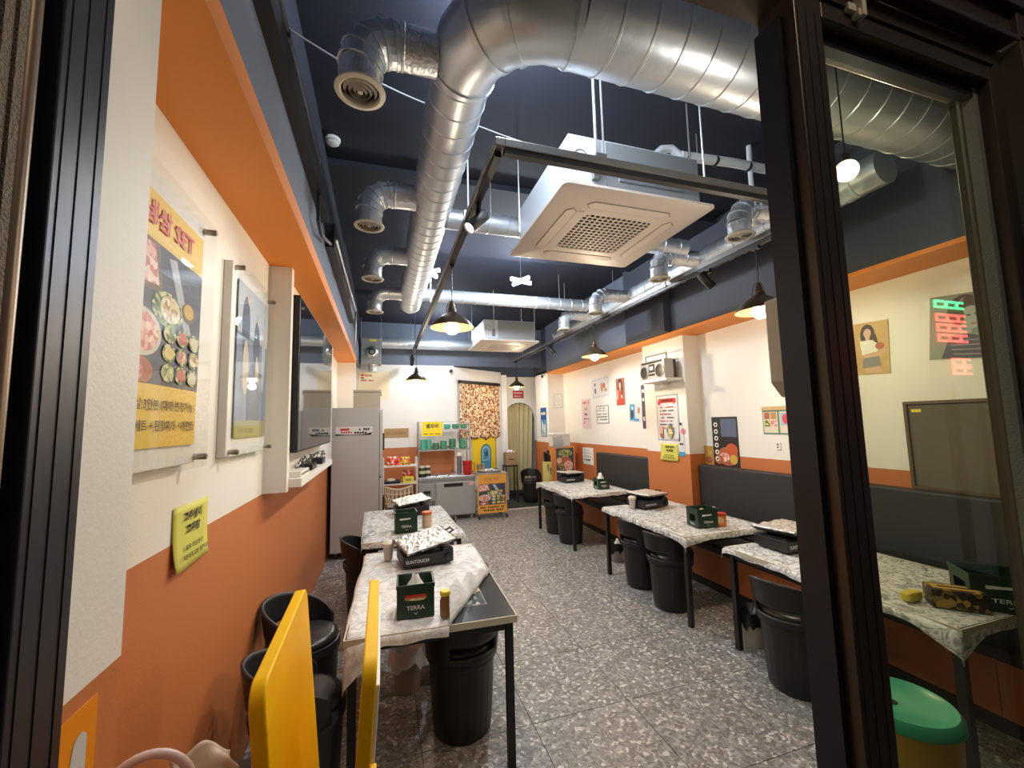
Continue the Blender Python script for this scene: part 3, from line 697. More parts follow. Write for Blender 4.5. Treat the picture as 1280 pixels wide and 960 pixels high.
# ---- tables
m_top = mat('black table laminate', (.016, .017, .02), .25)
m_rim = mat('cream table edge', (.62, .56, .42), .45)
m_speck = voro('floral table inlay', ['#1b2129', '#2a3238', '#8f958c', '#c8c6b0', '#2e4038', '#d9cf98'], 28, .3)
def table(label, cx, cy, w, l, rz=0, h=.705):
    o = thing('dining_table', label, 'table', (cx, cy, 0), rz, 'black steel dining tables')
    a, b = w/2, l/2
    tp = box('tabletop', -a, a, -b, b, h-.03, h, m_top, o, bevel=.004)
    box('inlay_border', -a+.112, a-.112, -b+.172, b-.172, h-.001, h+.0008, m_rim, tp); box('inlay_panel', -a+.115, a-.115, -b+.175, b-.175, h-.001, h+.0018, m_speck, tp)
    for x0, x1, y0, y1 in ((-a-.006, -a, -b-.006, b+.006), (a, a+.006, -b-.006, b+.006), (-a, a, -b-.006, -b), (-a, a, b, b+.006)):
        box('edge_band', x0, x1, y0, y1, h-.03, h+.002, m_rim, tp)
    for sx in (-1, 1):
        for sy in (-1, 1): box('leg', sx*(a-.03)-.018, sx*(a-.03)+.018, sy*(b-.03)-.018, sy*(b-.03)+.018, 0, h-.03, m_blackm, o)
    for sx in (-1, 1): box('apron', sx*(a-.03)-.012, sx*(a-.03)+.012, -b+.05, b-.05, h-.07, h-.03, m_blackm, o)
    for sy in (-1, 1): box('apron', -a+.05, a-.05, sy*(b-.03)-.012, sy*(b-.03)+.012, h-.07, h-.03, m_blackm, o)
    return o
def film(name, lo, hi, tint, scale=15):
    m = bpy.data.materials.new(name); m.use_nodes = True; N = m.node_tree.nodes; L = m.node_tree.links; b = N['Principled BSDF']
    tc = N.new('ShaderNodeTexCoord'); n = N.new('ShaderNodeTexNoise'); n.inputs['Scale'].default_value = scale; n.inputs['Detail'].default_value = 8; n.inputs['Roughness'].default_value = .62; n.inputs['Distortion'].default_value = 2.2
    L.new(tc.outputs['Object'], n.inputs['Vector'])
    mr = N.new('ShaderNodeMapRange'); mr.inputs[1].default_value = .40; mr.inputs[2].default_value = .55; mr.inputs[3].default_value = lo; mr.inputs[4].default_value = hi
    L.new(n.outputs['Fac'], mr.inputs[0]); L.new(mr.outputs[0], b.inputs['Alpha'])
    bp = N.new('ShaderNodeBump'); bp.inputs['Strength'].default_value = .7; bp.inputs['Distance'].default_value = .012; L.new(n.outputs['Fac'], bp.inputs['Height']); L.new(bp.outputs['Normal'], b.inputs['Normal'])
    b.inputs['Base Color'].default_value = (*tint, 1); b.inputs['Roughness'].default_value = .25
    return m
m_film = film('cloudy plastic film', .38, .98, (.87, .86, .83)); m_film2 = film('milky plastic film', .72, 1.0, (.88, .87, .85), 8)
def cover(label, cx, cy, w, l, rz=0, h=.705, over=.055, seed=0, fold=None, tails=None):
    o = None; a, b = w/2, l/2; A, B = a+over, b+over
    nu, nv = 44, 64
    def fn(u, v):
        x = -A+2*A*u; y = -B+2*B*v
        # mild wander of the hem
        hx = .02*noise.noise(Vector((y*3, seed, 1.3))); hy = .02*noise.noise(Vector((x*3, seed, 7.7)))
        dx = max(0, abs(x)-a); dy = max(0, abs(y)-b); d = dx+dy
        z = h+.004+.004*noise.noise(Vector((x*9, y*9, seed)))+.003*noise.noise(Vector((x*25, y*25, seed)))
        z = max(z, h+.0025)
        if d > 0:
            k = min(1, d/over)
            sx = math.copysign(min(abs(x), a)+.010+.3*dx*.35, x) if abs(x) > a else x
            sy = math.copysign(min(abs(y), b)+.010+.3*dy*.35, y) if abs(y) > b else y
            z = h+.004-d*(.85+.25*noise.noise(Vector((x*8, y*8, seed))))
            x, y = sx+(hx if dx else 0), sy+(hy if dy else 0)
            if tails:
                for tx, ty, tl in tails:
                    q = math.hypot(x-tx, y-ty)
                    if q < .16: z -= tl*(1-q/.16)*k
        if fold:
            (ax, ay), (bx, by) = fold
            ex, ey = bx-ax, by-ay; L_ = math.hypot(ex, ey); ex /= L_; ey /= L_
            s = (x-ax)*ey-(y-ay)*ex            # positive right of the fold line
            t = (x-ax)*ex+(y-ay)*ey
            if s > 0:
                x2 = x-1.22*s*ey; y2 = y+1.22*s*ex
                lift = .005+.16*min(1, s/.26)**.8
                x, y = x2, y2; z = h+.012+lift*(.75+.5*noise.noise(Vector((x2*7, y2*7, seed+3))))+.020*max(-.4, noise.noise(Vector((x2*11, y2*11, 5))))*min(1, s/.1)
        return (x, y, z)
    me = MB().grid(fn, nu, nv).mesh('plastic_table_cover', m_film2 if seed == 1 else m_film); me.polygons.foreach_set('use_smooth', [True]*len(me.polygons))
    ob = put('plastic_table_cover', me, loc=(cx, cy, 0), rot=(0, 0, rz)); tag(ob, label, 'table cover', 'plastic table covers')
F = (.265, 2.70, .79, 1.29, math.radians(-2.2))
table('black steel table with cream edge in the left foreground', *F)
cover('crumpled clear plastic cover folded back on the front table', *F, seed=1, fold=((.05, -.71), (.43, .03)), tails=[(-.40, -.65, .16)])
L2 = (.25, 4.33, .83, 1.32, math.radians(1))
table('black steel table second in the left row', *L2); cover('wrinkled clear plastic cover on the second left table', *L2, seed=2)
T2 = (2.76, 3.50, .86, 1.30, 0)
table('black steel table in the middle of the right row', *T2); cover('wrinkled clear plastic cover on the middle right table', *T2, seed=3, tails=[(-.43, -.65, .03)])
T1 = (2.77, 5.60, .86, 1.28, 0)
table('black steel table farthest along the right row', *T1); cover('wrinkled clear plastic cover on the farthest right table', *T1, seed=4, tails=[(-.43, .64, .05)])
T3 = (2.83, 1.88, .82, 1.30, 0)
table('black steel table nearest the shop window on the right', *T3); cover('wrinkled clear plastic cover on the table behind the window glass', *T3, seed=5, tails=[(-.41, -.65, .08)])
# ---- gas stoves with foil covered grill plates
HT = .716
m_foilp = mat('foil lined plate', (.72, .68, .62), .3, .75, bump=(30, .8))
m_ink_w = mat('white lettering', (.75, .75, .72), .5)
def stove(label, plabel, x, y, rz, z=HT, tilt=(.0, .10), foil=True, s=1.0):
    o = thing('gas_stove', label, 'stove', (x, y, z), rz, 'portable gas stoves')
    box('body', -.17, .17, -.135, .135, .008, .085, m_blackp, o, bevel=.008)
    box('top_tray', -.155, .085, -.12, .12, .085, .092, m_blackm, o, bevel=.004)
    box('canister_cover', .09, .172, -.135, .135, .06, .105, m_blackp, o, bevel=.018, seg=3)
    for k in range(4):
        a = k*PI/2+PI/4; MB().box(.02, .105, -.004, .004, .092, .112, Matrix.Translation((-.035, 0, 0)) @ Matrix.Rotation(a, 4, 'Z')).build('trivet_arm', m_blackm, o)
    MB().lathe([(.035, .092), (.04, .105), (.02, .110), (0, .11)], 20, (-.035, 0, 0)).build('burner', m_blackm, o, smooth=True)
    MB().lathe([(.026, 0), (.024, .018), (.008, .02), (.008, .026), (0, .026)], 20, (.13, -.135, .045), 'Y').build('knob', m_blackp, o, smooth=True)
    text('SUNTOUCH', .030, m_ink_w, o, (-.075, -.1362, .042), width=.15, bold=.02)
    for sx in (-1, 1):
        for sy in (-1, 1): MB().lathe([(.012, 0), (.012, .01)], 10, (sx*.14, sy*.11, 0)).build('foot', m_blackp, o)
    g = thing('grill_plate', plabel, 'grill plate', (x, y, z+.135), 0, 'grill plates on the stoves'); g.rotation_euler = (tilt[0], tilt[1], rz+.15)
    w, d = .175, .15
    b = MB(); ring = []
    for k, (ww, dd, zz) in enumerate(((w-.03, d-.03, -.012), (w, d, .012), (w+.008, d+.008, .010), (w-.022, d-.022, -.018))):
        ring.append([(-ww, -dd, zz), (ww, -dd, zz), (ww, dd, zz), (-ww, dd, zz)])
    vs = [v for r_ in ring for v in r_]
    b.add(vs, [(0, 1, 2, 3), (15, 14, 13, 12)]+[(i*4+j, i*4+(j+1) % 4, (i+1)*4+(j+1) % 4, (i+1)*4+j) for i in range(3) for j in range(4)])
    b.build('plate', m_blackm, g, bevel=.003)
    MB().tube([(w, -.03, .01), (w+.035, -.03, .02), (w+.035, .03, .02), (w, .03, .01)], .006, 8).build('handle', m_blackm, g, smooth=True)
    if foil:
        sd_ = x*3+y
        me = MB().grid(lambda u, v: ((-w-.004+2*(w+.004)*u), (-d-.004+2*(d+.004)*v), .016+.008*noise.noise(Vector((u*7, v*7, sd_)))+.006*noise.noise(Vector((u*19, v*19, sd_)))-(.012 if min(u, v, 1-u, 1-v) < .01 else 0)), 30, 26).build('foil_lining', m_foilp, g)
    return o
stove('black gas stove on the front table, white lettering facing the camera', 'foil lined grill plate tilted on the front table stove', .285, 3.02, .12, tilt=(.10, -.14))
stove('black gas stove on the second left table', 'foil lined grill plate on the second left table stove', .30, 4.66, .10, tilt=(.06, -.10))
stove('black gas stove on the middle right table', 'foil lined grill plate on the middle right table stove', 2.76, 3.95, .15, tilt=(.03, .03))
stove('black gas stove on the farthest right table', 'dark grill plate on the farthest right table stove', 2.84, 6.05, .1, tilt=(.02, .04))
stove('black gas stove on the table behind the door post', 'foil lined grill plate beside the door post, on the near right table', 2.80, 2.34, .0, tilt=(-.02, .0))
# ---- small green crates
m_red = mat('red print', (.55, .03, .02), .5); m_brown = mat('brown print', (.45, .26, .10), .5)
def crate(label, x, y, rz, w=.165, d=.165, h=.15, emblem=False, z=HT):
    o = thing('tabletop_crate', label, 'crate', (x, y, z), rz, 'green crates on the tables')
    a, b, t = w/2, d/2, .006
    box('base', -a, a, -b, b, 0, .008, m_green, o)
    for nm, (x0, x1, y0, y1) in (('n', (-a, a, -b, -b+t)), ('f', (-a, a, b-t, b))):
        q = MB().box(x0, x1, y0, y1, .008, h); q.build('wall', m_green, o, bevel=.002)
    for sx in (-1, 1):                                      # end walls with a hand slot
        x0, x1 = (-a, -a+t) if sx < 0 else (a-t, a); q = MB()
        q.box(x0, x1, -b+t, b-t, .008, h*.30); q.box(x0, x1, -b+t, b-t, h*.68, h); q.box(x0, x1, -b+t, -b+.045, h*.30, h*.68); q.box(x0, x1, b-.045, b-t, h*.30, h*.68)
        q.build('wall', m_green, o)
    for x0, x1, y0, y1 in ((-a-.003, a+.003, -b-.003, -b), (-a-.003, a+.003, b, b+.003), (-a-.003, -a, -b, b), (a, a+.003, -b, b)): box('rim', x0, x1, y0, y1, h-.016, h+.002, m_green, o)
    text('TERRA', .028, m_ink_w, o, (0, -b-.001, h*.30), width=w*.48, bold=.01)
    text('TERRA', .024, m_ink_w, o, (-a-.001, 0, h*.15), width=d*.42, rot=(0, 0, -PI/2), bold=.01)
    q = MB().use(m_ink_w).poly([(-.012, h*.17), (0, h*.10), (.012, h*.17), (0, h*.13)], -b-.001)
    q.build('emblem', None, o)
    if emblem:
        e = MB(); e.use(m_brown).poly(ell(0, h*.60, w*.30, h*.09), -b-.0010); e.use(m_red).poly(rect(-w*.28, w*.28, h*.62, h*.70), -b-.0014); e.use(m_ink_w).poly(ell(-.01, h*.56, .02, .004), -b-.0016); e.use(mat('tan print', (.7, .5, .25), .5)).poly(ell(.02, h*.55, .025, .006), -b-.0018); e.build('print', None, o)
    else:
        MB().use(m_ink_w).poly([(-w*.3, h*.62), (w*.18, h*.66), (w*.18, h*.72), (-w*.3, h*.72)], -b-.001).build('print', None, o)
    return o
def tissue(label, x, y, z, s=1.0, seed=0, m=None, name='napkins'):
    def fn(u, v):
        a = u*2*PI; r_ = (.055*(1-v*.75))*(1+.35*noise.noise(Vector((math.cos(a)*2, math.sin(a)*2, seed+v*3))))
        return (s*r_*math.cos(a), s*r_*math.sin(a), s*(.10*v+.02*noise.noise(Vector((math.cos(a)*3, math.sin(a)*3, seed)))))
    b = MB().grid(fn, 22, 7); 
    o = b.build(name, m or m_paper, None, smooth=60, loc=(x, y, z), solid=.002); return tag(o, label, 'napkins', 'napkins and tissues')
crate('green crate with red emblem on the front table', .165, 2.245, math.radians(-3), .180, .165, .155, True)
tissue('crumpled white napkins in the front green crate', .165, 2.245, HT+.07, 1.05, 1)
crate('green crate on the second left table', .205, 3.93, .03, .19, .17, .17); tissue('napkins in the crate of the second left table', .205, 3.93, HT+.06, .9, 2)
crate('green crate on the middle right table', 2.69, 3.06, -.12, .19, .17, .155); tissue('brown napkins in the crate of the middle right table', 2.69, 3.06, HT+.05, .95, 3, mat('kraft paper', (.5, .38, .24), .8))
crate('green crate on the farthest right table', 2.93, 5.24, -.05, .17, .16, .14); tissue('white and brown napkins rising from the farthest right crate', 2.92, 5.24, HT+.10, 1.1, 4)
crate('dark green crate behind the window glass on the near right table', 2.86, 1.30, -.75, .26, .20, .16)
ob = thing('sauce_box', 'orange printed snack box beside the middle green crate', 'box', (2.83, 3.02, HT), -.5)
box('carton', -.055, .055, -.04, .04, 0, .10, mat('orange carton', (.75, .17, .03), .5, var=(30, .5)), ob, bevel=.003); box('lid_edge', -.058, .058, -.043, .043, .092, .104, m_red, ob)
MB().use(mat('tan print', (.7, .5, .25), .5)).poly(ell(0, .05, .035, .028), -.0415).build('print', None, ob)
tissue('small tissue on the orange snack box', 2.80, 3.03, HT+.104, .5, 9)
kb = thing('tissue_box', 'brown patterned tissue box beside the crate behind the glass', 'box', (2.66, 1.36, HT), -.78)
box('carton', -.10, .10, -.055, .055, 0, .085, voro('tissue box print', ['#2b2018', '#4a3520', '#8a6a28', '#1d1712', '#a8852d'], 40, .5), kb, bevel=.003); box('slot_panel', -.085, .085, -.03, .03, .085, .0865, mat('ochre card', (.55, .33, .06), .6), kb); box('slot', -.06, .06, -.008, .008, .0865, .0875, m_dark, kb)
yl = thing('sauce_bottle', 'small bottle with yellow cap on the front table', 'bottle', (.30, 2.13, HT)); 
MB().lathe([(.024, 0), (.026, .01), (.026, .075), (.020, .09), (.020, .10)], 20).build('bottle', mat('amber sauce', (.22, .10, .03), .15), yl, smooth=True); MB().lathe([(.024, .10), (.026, .104), (.026, .118), (.022, .122), (0, .122)], 20).build('cap', mat('yellow cap', (.78, .60, .02), .4), yl, smooth=True)
yb = box('mustard_packet', 2.50, 2.60, 1.45, 1.50, HT, HT+.045, mat('yellow packet', (.7, .55, .05), .4, bump=(40, .5)), bevel=.012); tag(yb, 'yellow packet beside the tissue box behind the glass', 'packet')
cu = thing('paper_cup', 'clear cup holding a pale sponge left of the front stove', 'cup', (.045, 3.13, HT)); MB().lathe([(.028, 0), (.038, .10), (.036, .10), (.027, .004)], 20, cap=False).build('cup', mat('frosted cup', (.55, .5, .45), .3), cu, smooth=True); MB().lathe([(.03, .085), (.042, .095), (.044, .115), (.03, .125), (0, .128)], 20).build('sponge', m_cream, cu, smooth=True)
cu2 = copy_tree(cu, 'clear cup holding a pale sponge on the middle right table', loc=(2.56, 3.93, HT))
ss = thing('seasoning_jar', 'red lidded jar between the crate and stove on the second left table', 'jar', (.40, 4.0, HT)); MB().lathe([(.04, 0), (.043, .02), (.043, .10), (.036, .115)], 20).build('jar', mat('pale jar', (.6, .42, .28), .3), ss, smooth=True); MB().lathe([(.046, .112), (.048, .118), (.046, .135), (0, .138)], 20).build('lid', mat('orange lid', (.7, .14, .03), .4), ss, smooth=True)
# ---- yellow boards
def board(label, x, rz, m_in, lean=0):
    o = thing('yellow_board', label, 'board', (x, 1.42, 0), rz, 'yellow boards'); o.rotation_euler = (0, lean, rz)
    H, w, R_ = 1.08, .315, .05
    prof = [(-w, .03), (-w, H-R_)]+[(-w+R_-R_*math.cos(a), H-R_+R_*math.sin(a)) for a in [PI/2*i/6 for i in range(1, 7)]]+[(w-R_+R_*math.sin(a), H-R_+R_*math.cos(a)) for a in [PI/2*i/6 for i in range(0, 6)]]+[(w, H-R_), (w, .03)]
    n = len(prof); t = .017
    MB().add([(-t, y, z) for y, z in prof]+[(t, y, z) for y, z in prof], [tuple(range(n)), tuple(range(2*n-1, n-1, -1))]+[(i, n+i, n+(i+1) % n, (i+1) % n) for i in range(n)]).build('panel', m_yel, o, bevel=.004, smooth=30)
    box('foot', -t, t, -w+.04, -w+.10, 0, .031, m_blackp, o); box('foot', -t, t, w-.10, w-.04, 0, .031, m_blackp, o)
    if m_in:
        box('white_face', t, t+.010, -w+.03, w-.03, .06, H-.06, m_in, o, bevel=.003)
        box('hinge', t-.002, t+.014, -w-.004, -w+.02, .80, .85, m_yel, o); MB().lathe([(.006, 0), (.006, .004), (0, .005)], 10, (t+.006, -w-.004, .815), 'Y').build('screw', m_dark, o)
    return o
board('large yellow painted board standing beside the orange left wall', -.18, .02, None, -.085)
board('yellow board seen edge on, white on one side, before the front table', -.095, .0, mat('white board face', (.75, .73, .68), .4), .065)
# ---- bins and buckets on the floor
def bin_(label, x, y, rad, h, mb, mbag, seed, cat='bin'):
    o = thing('waste_bin', label, cat, (x, y, 0), 0, 'small lined waste bins')
    MB().lathe([(rad*.78, 0), (rad*.82, .006), (rad, h), (rad*1.04, h+.004), (rad*.97, h), (rad*.78, .01)], 28, cap=False).build('bucket', mb, o, smooth=True)
    def fn(u, v):
        a = 2*PI*u; q = 1+.22*noise.noise(Vector((math.cos(a)*2.5, math.sin(a)*2.5, seed+v*2)))
        if v < .5: k = v/.5; r_ = rad*(.35+.72*k); z = h-.06+.10*k
        else: k = (v-.5)/.5; r_ = rad*(1.07+.12*k); z = h+.04-(.03+.10*(.6+.8*noise.noise(Vector((math.cos(a)*3, math.sin(a)*3, seed)))))*k
        return (r_*q*math.cos(a), r_*q*math.sin(a), z+.012*noise.noise(Vector((math.cos(a)*6, math.sin(a)*6, v*5))))
    MB().grid(fn, 36, 10).build('bag', mbag, o, smooth=60)
    return o
m_bagk = mat('black bin bag', (.012, .012, .014), .3, bump=(25, .5)); m_bagw = mat('white bin bag', (.72, .72, .74), .35, bump=(25, .5)); m_pail = mat('cream pail', (.62, .56, .46), .4)
bin_('cream pail lined with a black bag by the near right table leg', 2.59, 2.52, .095, .21, m_pail, m_bagk, 1)
bin_('small pail lined with a black bag behind the middle right table', 2.66, 4.46, .085, .18, mat('grey pail', (.35, .30, .26), .4), m_bagk, 2)
bin_('pale pail lined with a white bag under the front table', .16, 2.86, .095, .22, mat('brown grey pail', (.45, .38, .30), .4), m_bagw, 3)
tissue('white tissue on the black bagged bin behind the middle right table', 2.66, 4.44, .20, .6, 12)
fw = thing('food_waste_bin', 'yellow food waste bin with green lid behind the window glass', 'bin', (1.745, 1.075, 0), .3); fw.scale = (.87, .87, 1.09)
MB().lathe([(.135, 0), (.14, .01), (.168, .54), (.172, .56)], 32).build('bucket', mat('yellow bin plastic', (.62, .40, .02), .4), fw, smooth=True)
MB().lathe([(.176, .562), (.182, .566), (.180, .585), (.165, .60), (.150, .597), (.13, .588), (0, .592)], 40).build('lid', mat('green lid plastic', (.04, .36, .20), .3), fw, smooth=True)
MB().lathe([(.016, 0), (.016, .002), (0, .002)], 16, (-.03, .02, .5915)).build('lid_hole', m_dark, fw)
MB().tube([(.165, -.06, .40), (.19, -.03, .37), (.19, .03, .37), (.165, .06, .40)], .008, 8).build('handle', mat('yellow bin plastic', (.62, .40, .02), .4), fw, smooth=True)
fwt = box('floor_drain_plate', 2.66, 2.78, 2.22, 2.32, .0, .004, mat('drain plate', (.05, .048, .045), .6)); tag(fwt, 'small dark plate on the floor by the near right bin', 'floor plate')
# ---- bottom left items
rb = thing('basket', 'pale pink basket handle rising at the bottom left edge', 'basket', (-.50, 1.20, .62), .2)
MB().tube([(.09*math.cos(a), 0, .20+.11*math.sin(a)) for a in [PI*i/16 for i in range(17)]], .010, 10).build('handle', mat('pale pink plastic', (.70, .55, .50), .4), rb, smooth=True)
MB().lathe([(.075, 0), (.10, .20), (.096, .20), (.072, .006)], 24, cap=False).build('basket', mat('pale pink plastic', (.70, .55, .50), .4), rb, smooth=True)
stl = thing('side_stool', 'low dark stool holding the pink basket at the wall', 'stool', (-.50, 1.28, 0)); box('seat', -.13, .13, -.2, .32, .58, .62, m_blackp, stl, bevel=.008)
for sx in (-1, 1):
    for yy in (-.17, .29): box('leg', sx*.11-.015, sx*.11+.015, yy-.015, yy+.015, 0, .58, m_blackm, stl)
def cloth(u, v):
    return (-.06+.12*u+.02*math.sin(v*5), -.04+.08*u*v, .0+.15*v*(1-.35*u)+.02*math.sin(u*7+v*4))
ck = MB().grid(cloth, 14, 14).build('cloth', m_cream, None, smooth=True, loc=(-.47, 1.49, .62), solid=.004); tag(ck, 'folded cream cloth standing up at the bottom left', 'cloth')
# ================================================================== LEFT WALL DECOR
m_pyel = mat('poster yellow', (.80, .52, .05), .45); m_pink = mat('poster pink letters', (.62, .05, .10), .5)
m_steelk = mat('standoff steel', (.4, .38, .36), .3, .9)
# printed food colours
m_slab = mat('printed slate', (.05, .055, .09), .5); m_meat = voro('printed meat', ['#d98f88', '#e8b3a6', '#c9736c', '#efd2c4', '#d47f77'], 55, .5); m_salad = voro('printed greens', ['#4f6b2c', '#7c8f3c', '#2f4a20', '#a9b06a', '#d8cf9a'], 70, .5)
m_bowl = mat('printed bowl', (.62, .57, .48), .5); m_cap = voro('printed mushrooms', ['#e0cda4', '#c9a878', '#f0e2c4', '#a88458'], 60, .5); m_sauce = mat('printed sauce', (.62, .40, .06), .5); m_wood = mat('printed board', (.16, .10, .06), .5); m_soup = mat('printed soup', (.42, .12, .05), .5)
m_ing = [m_meat, m_salad, m_cap, mat('printed sauce red', (.5, .08, .04), .5), mat('printed egg', (.75, .55, .15), .5), mat('printed garlic', (.7, .63, .5), .5)]
def food(w, h, z0, seed):
    """printed food collage filling a w x h field whose bottom is z0"""
    r = random.Random(seed); P = [(m_slab, rect(-w/2, w/2, z0, z0+h))]
    P += [(m_wood, [(-w/2, z0+h*.62), (-w*.05, z0+h*.66), (-w*.12, z0+h), (-w/2, z0+h)]), (m_meat, [(-w/2, z0+h*.66), (-w*.10, z0+h*.70), (-w*.17, z0+h*.97), (-w/2, z0+h*.97)])]
    P += [(mat('printed wrap', (.45, .45, .5), .5), [(0, z0+h*.95), (w*.10, z0+h*.97), (w*.38, z0+h*.40), (w*.28, z0+h*.38)])]
    P += [(m_salad, ell(w*.02, z0+h*.56, w*.20, h*.13)), (m_cap, ell(w*.05, z0+h*.57, w*.13, h*.10)), (m_bowl, ell(-w*.27, z0+h*.34, w*.22, h*.165)), (m_meat, ell(-w*.27, z0+h*.34, w*.185, h*.135))]
    P += [(m_wood, ell(w*.30, z0+h*.62, w*.10, h*.085)), (m_sauce, ell(w*.30, z0+h*.63, w*.075, h*.06)), (m_soup, ell(-w*.30, z0+h*.08, w*.17, h*.10)), (m_meat, ell(-w*.32, z0+h*.07, w*.09, h*.055))]
    for i in range(3):
        for j in range(3):
            x, z = w*(.05+.17*i), z0+h*(.10+.145*j)
            if x > w*.44 or (i == 0 and j == 2 and 0): continue
            P += [(m_salad, ell(x, z, w*.085, h*.068)), (m_ing[(i*2+j*3+seed) % 6], ell(x, z, w*.062, h*.048))]
    return P
def standoff_panel(label, yc, zc, w, h, name='acrylic_poster_frame'):
    o = thing(name, label, 'poster frame', (XL, yc, zc), PI/2, 'acrylic poster frames')
    box('backing_board', -w/2, w/2-.03, -.035, 0, -h/2, h/2, mat('panel white', (.78, .76, .71), .4), o, bevel=.003)
    box('acrylic_sheet', -w/2-.01, w/2, -.062, -.056, -h/2-.015, h/2+.01, m_acryl, o)
    for sx in (-1, 1):
        for sz in (-1, 1): MB().lathe([(.011, .035), (.011, .070), (.008, .074), (0, .074)], 14, (sx*(w/2-.035), 0, sz*(h/2-.02)), 'Y').build('standoff', m_steelk, o, smooth=True)
    return o
f1 = standoff_panel('clear acrylic frame nearest the door on the left wall', 1.465, 1.97, .60, .86)
p1 = thing('menu_poster', 'yellow set menu poster with food photo, in the near acrylic frame', 'poster', (XL+.040, 1.465, 1.97), PI/2)
w, h = .475, .73
box('sheet', -w/2, w/2, -.003, 0, -h/2, h/2, m_pyel, p1)
b = MB()
for i, (pm, pts) in enumerate(food(w, .41, -.185, 1)):
    b.use(pm).poly([(max(-w/2, min(w/2, x)), max(-.185, min(.225, z))) for x, z in pts], -.0035-.0002*i)
b.build('food_print', None, p1)
text('냉삼 SET', .078, m_pink, p1, (0, -.008, .295), width=.30, bold=.02)
text('삼겹살 3인분 (대패 변경가능)', .034, m_text, p1, (0, -.008, -.245), width=.42, bold=.012)
text('냉면 세트 + 된장찌개 + 계란찜', .034, m_text, p1, (0, -.008, -.305), width=.42, bold=.012)
f2 = standoff_panel('clear acrylic frame beside the screen on the left wall', 2.345, 1.965, .62, .86)
p2 = thing('photo_poster', 'blue grey photo poster of standing figures, in the far acrylic frame', 'poster', (XL+.040, 2.345, 1.975), PI/2)
w, h = .50, .72
m_pb = mat('poster blue grey', (.16, .20, .30), .45, var=(8, .5)); box('sheet', -w/2, w/2, -.003, 0, -h/2, h/2, m_pb, p2)
m_pn = mat('poster navy', (.04, .05, .09), .5); m_pc = mat('poster cream figure', (.52, .44, .32), .5, var=(12, .2)); m_pg = mat('poster pale grey', (.42, .45, .50), .5); m_po = mat('poster olive', (.30, .27, .12), .5)
b = MB(); i = 0
for pm, pts in [(m_pg, rect(-.25, .25, .12, .36)), (m_pn, ell(-.13, .16, .06, .15)), (m_pn, ell(.05, .10, .05, .13)), (m_pc, ell(-.12, -.03, .045, .13)), (m_pc, ell(.06, -.06, .03, .11)), (m_pg, ell(.17, .05, .03, .18)), (m_pn, ell(.02, -.17, .11, .10)), (m_pn, rect(-.08, .12, -.30, -.17)), (m_pc, ell(-.10, .30, .022, .028)), (m_pc, ell(.06, .23, .018, .023)), (m_po, rect(-.25, .25, -.36, -.28))]:
    b.use(pm).poly(pts, -.0035-.0002*i); i += 1
b.build('print', None, p2)
for nm, x, z, m_ in (('note', 0, 0, 0),):
    pass
m_note = mat('lime note paper', (.62, .60, .10), .6)
def note(label, loc, face, w, h):
    o = thing('paper_notice', label, 'notice', loc, FACE[face], 'lime yellow notices')
    def fn(u, v): return (-w/2+w*u, -.002-.018*((1-v)**3)*(1-.5*u), -h/2+h*v)
    MB().grid(fn, 8, 8).build('sheet', m_note, o, smooth=True, solid=.001)
    text('고추냉이', .036, m_text, o, (w*.02, -.006, h*.29), width=w*.52, bold=.03); text('고추장', .036, m_text, o, (w*.02, -.008, h*.08), width=w*.40, bold=.03)
    text('필요 하신 분은', .02, m_text, o, (0, -.016, -h*.19), width=w*.5, bold=.02); text('직원에게 말씀 해주세요', .02, m_text, o, (0, -.022, -h*.32), width=w*.72, bold=.02)
    return o
note('lime paper notice with black lettering on the left wall below the frames', (XL+.002, 1.82, 1.285), 'left', .285, .215)
sk = thing('orange_sticker', 'orange sticker with grey shape on the near white column', 'sticker', (-.42, .775, 1.115), PI/2)
box('sheet', -.07, .07, -.002, 0, -.135, .135, mat('bright orange vinyl', (.80, .26, .01), .4), sk)
m_vin = mat('bright orange vinyl', (.80, .26, .01), .4)
MB().use(mat('grey vinyl', (.55, .54, .52), .5)).poly([(-.07, -.05), (.02, -.05), (.048, -.02), (.048, .075)]+[(.033+.015*math.cos(a), .085+.015*math.sin(a)) for a in [PI*i/8 for i in range(9)]]+[(.01, .05), (-.07, .05)], -.0026).build('grey_shape', None, sk)
text('KIO', .034, m_vin, sk, (.024, -.0032, .025), rot=(0, PI/2, 0), bold=.01); text('P', .034, m_vin, sk, (.0, -.0032, .035), rot=(0, PI/2, 0))
# ---- screen
m_screen = mat('glossy black screen', (.012, .012, .014), .04, spec=.9)
tv = thing('wall_television', 'large black flat television on the left wall reflecting the room', 'television', (-.598, 3.71, 2.0), PI/2)
box('case', -.86, .86, -.095, 0, -.50, .50, m_blackp, tv, bevel=.006); box('screen', -.845, .845, -.098, -.094, -.485, .485, m_screen, tv)
lg = sbox('trim_6', -.60, -.47, 2.83, 4.45, 1.295, 1.345, m_white)
for nm, lab, y, w_, h_, m_ in (('set_top_box', 'white set top box on the ledge under the television', 3.05, .30, .035, m_white), ('media_box', 'small black media box on the ledge under the television', 3.45, .22, .04, m_blackp), ('router', 'black router at the far end of the ledge under the television', 3.95, .2, .05, m_blackp)):
    o = thing(nm, lab, 'electronics', (-.53, y, 1.345), PI/2)
    box('case', -w_/2, w_/2, -.045, .04, 0, h_, m_, o, bevel=.004); box('front_strip', -w_/2+.02, w_/2-.02, -.047, -.044, h_*.3, h_*.6, m_ral, o)
wc = thing('cable_bundle', 'tangled black cables on the ledge under the television', 'cables', (-.54, 3.7, 1.36)); r_ = random.Random(3)
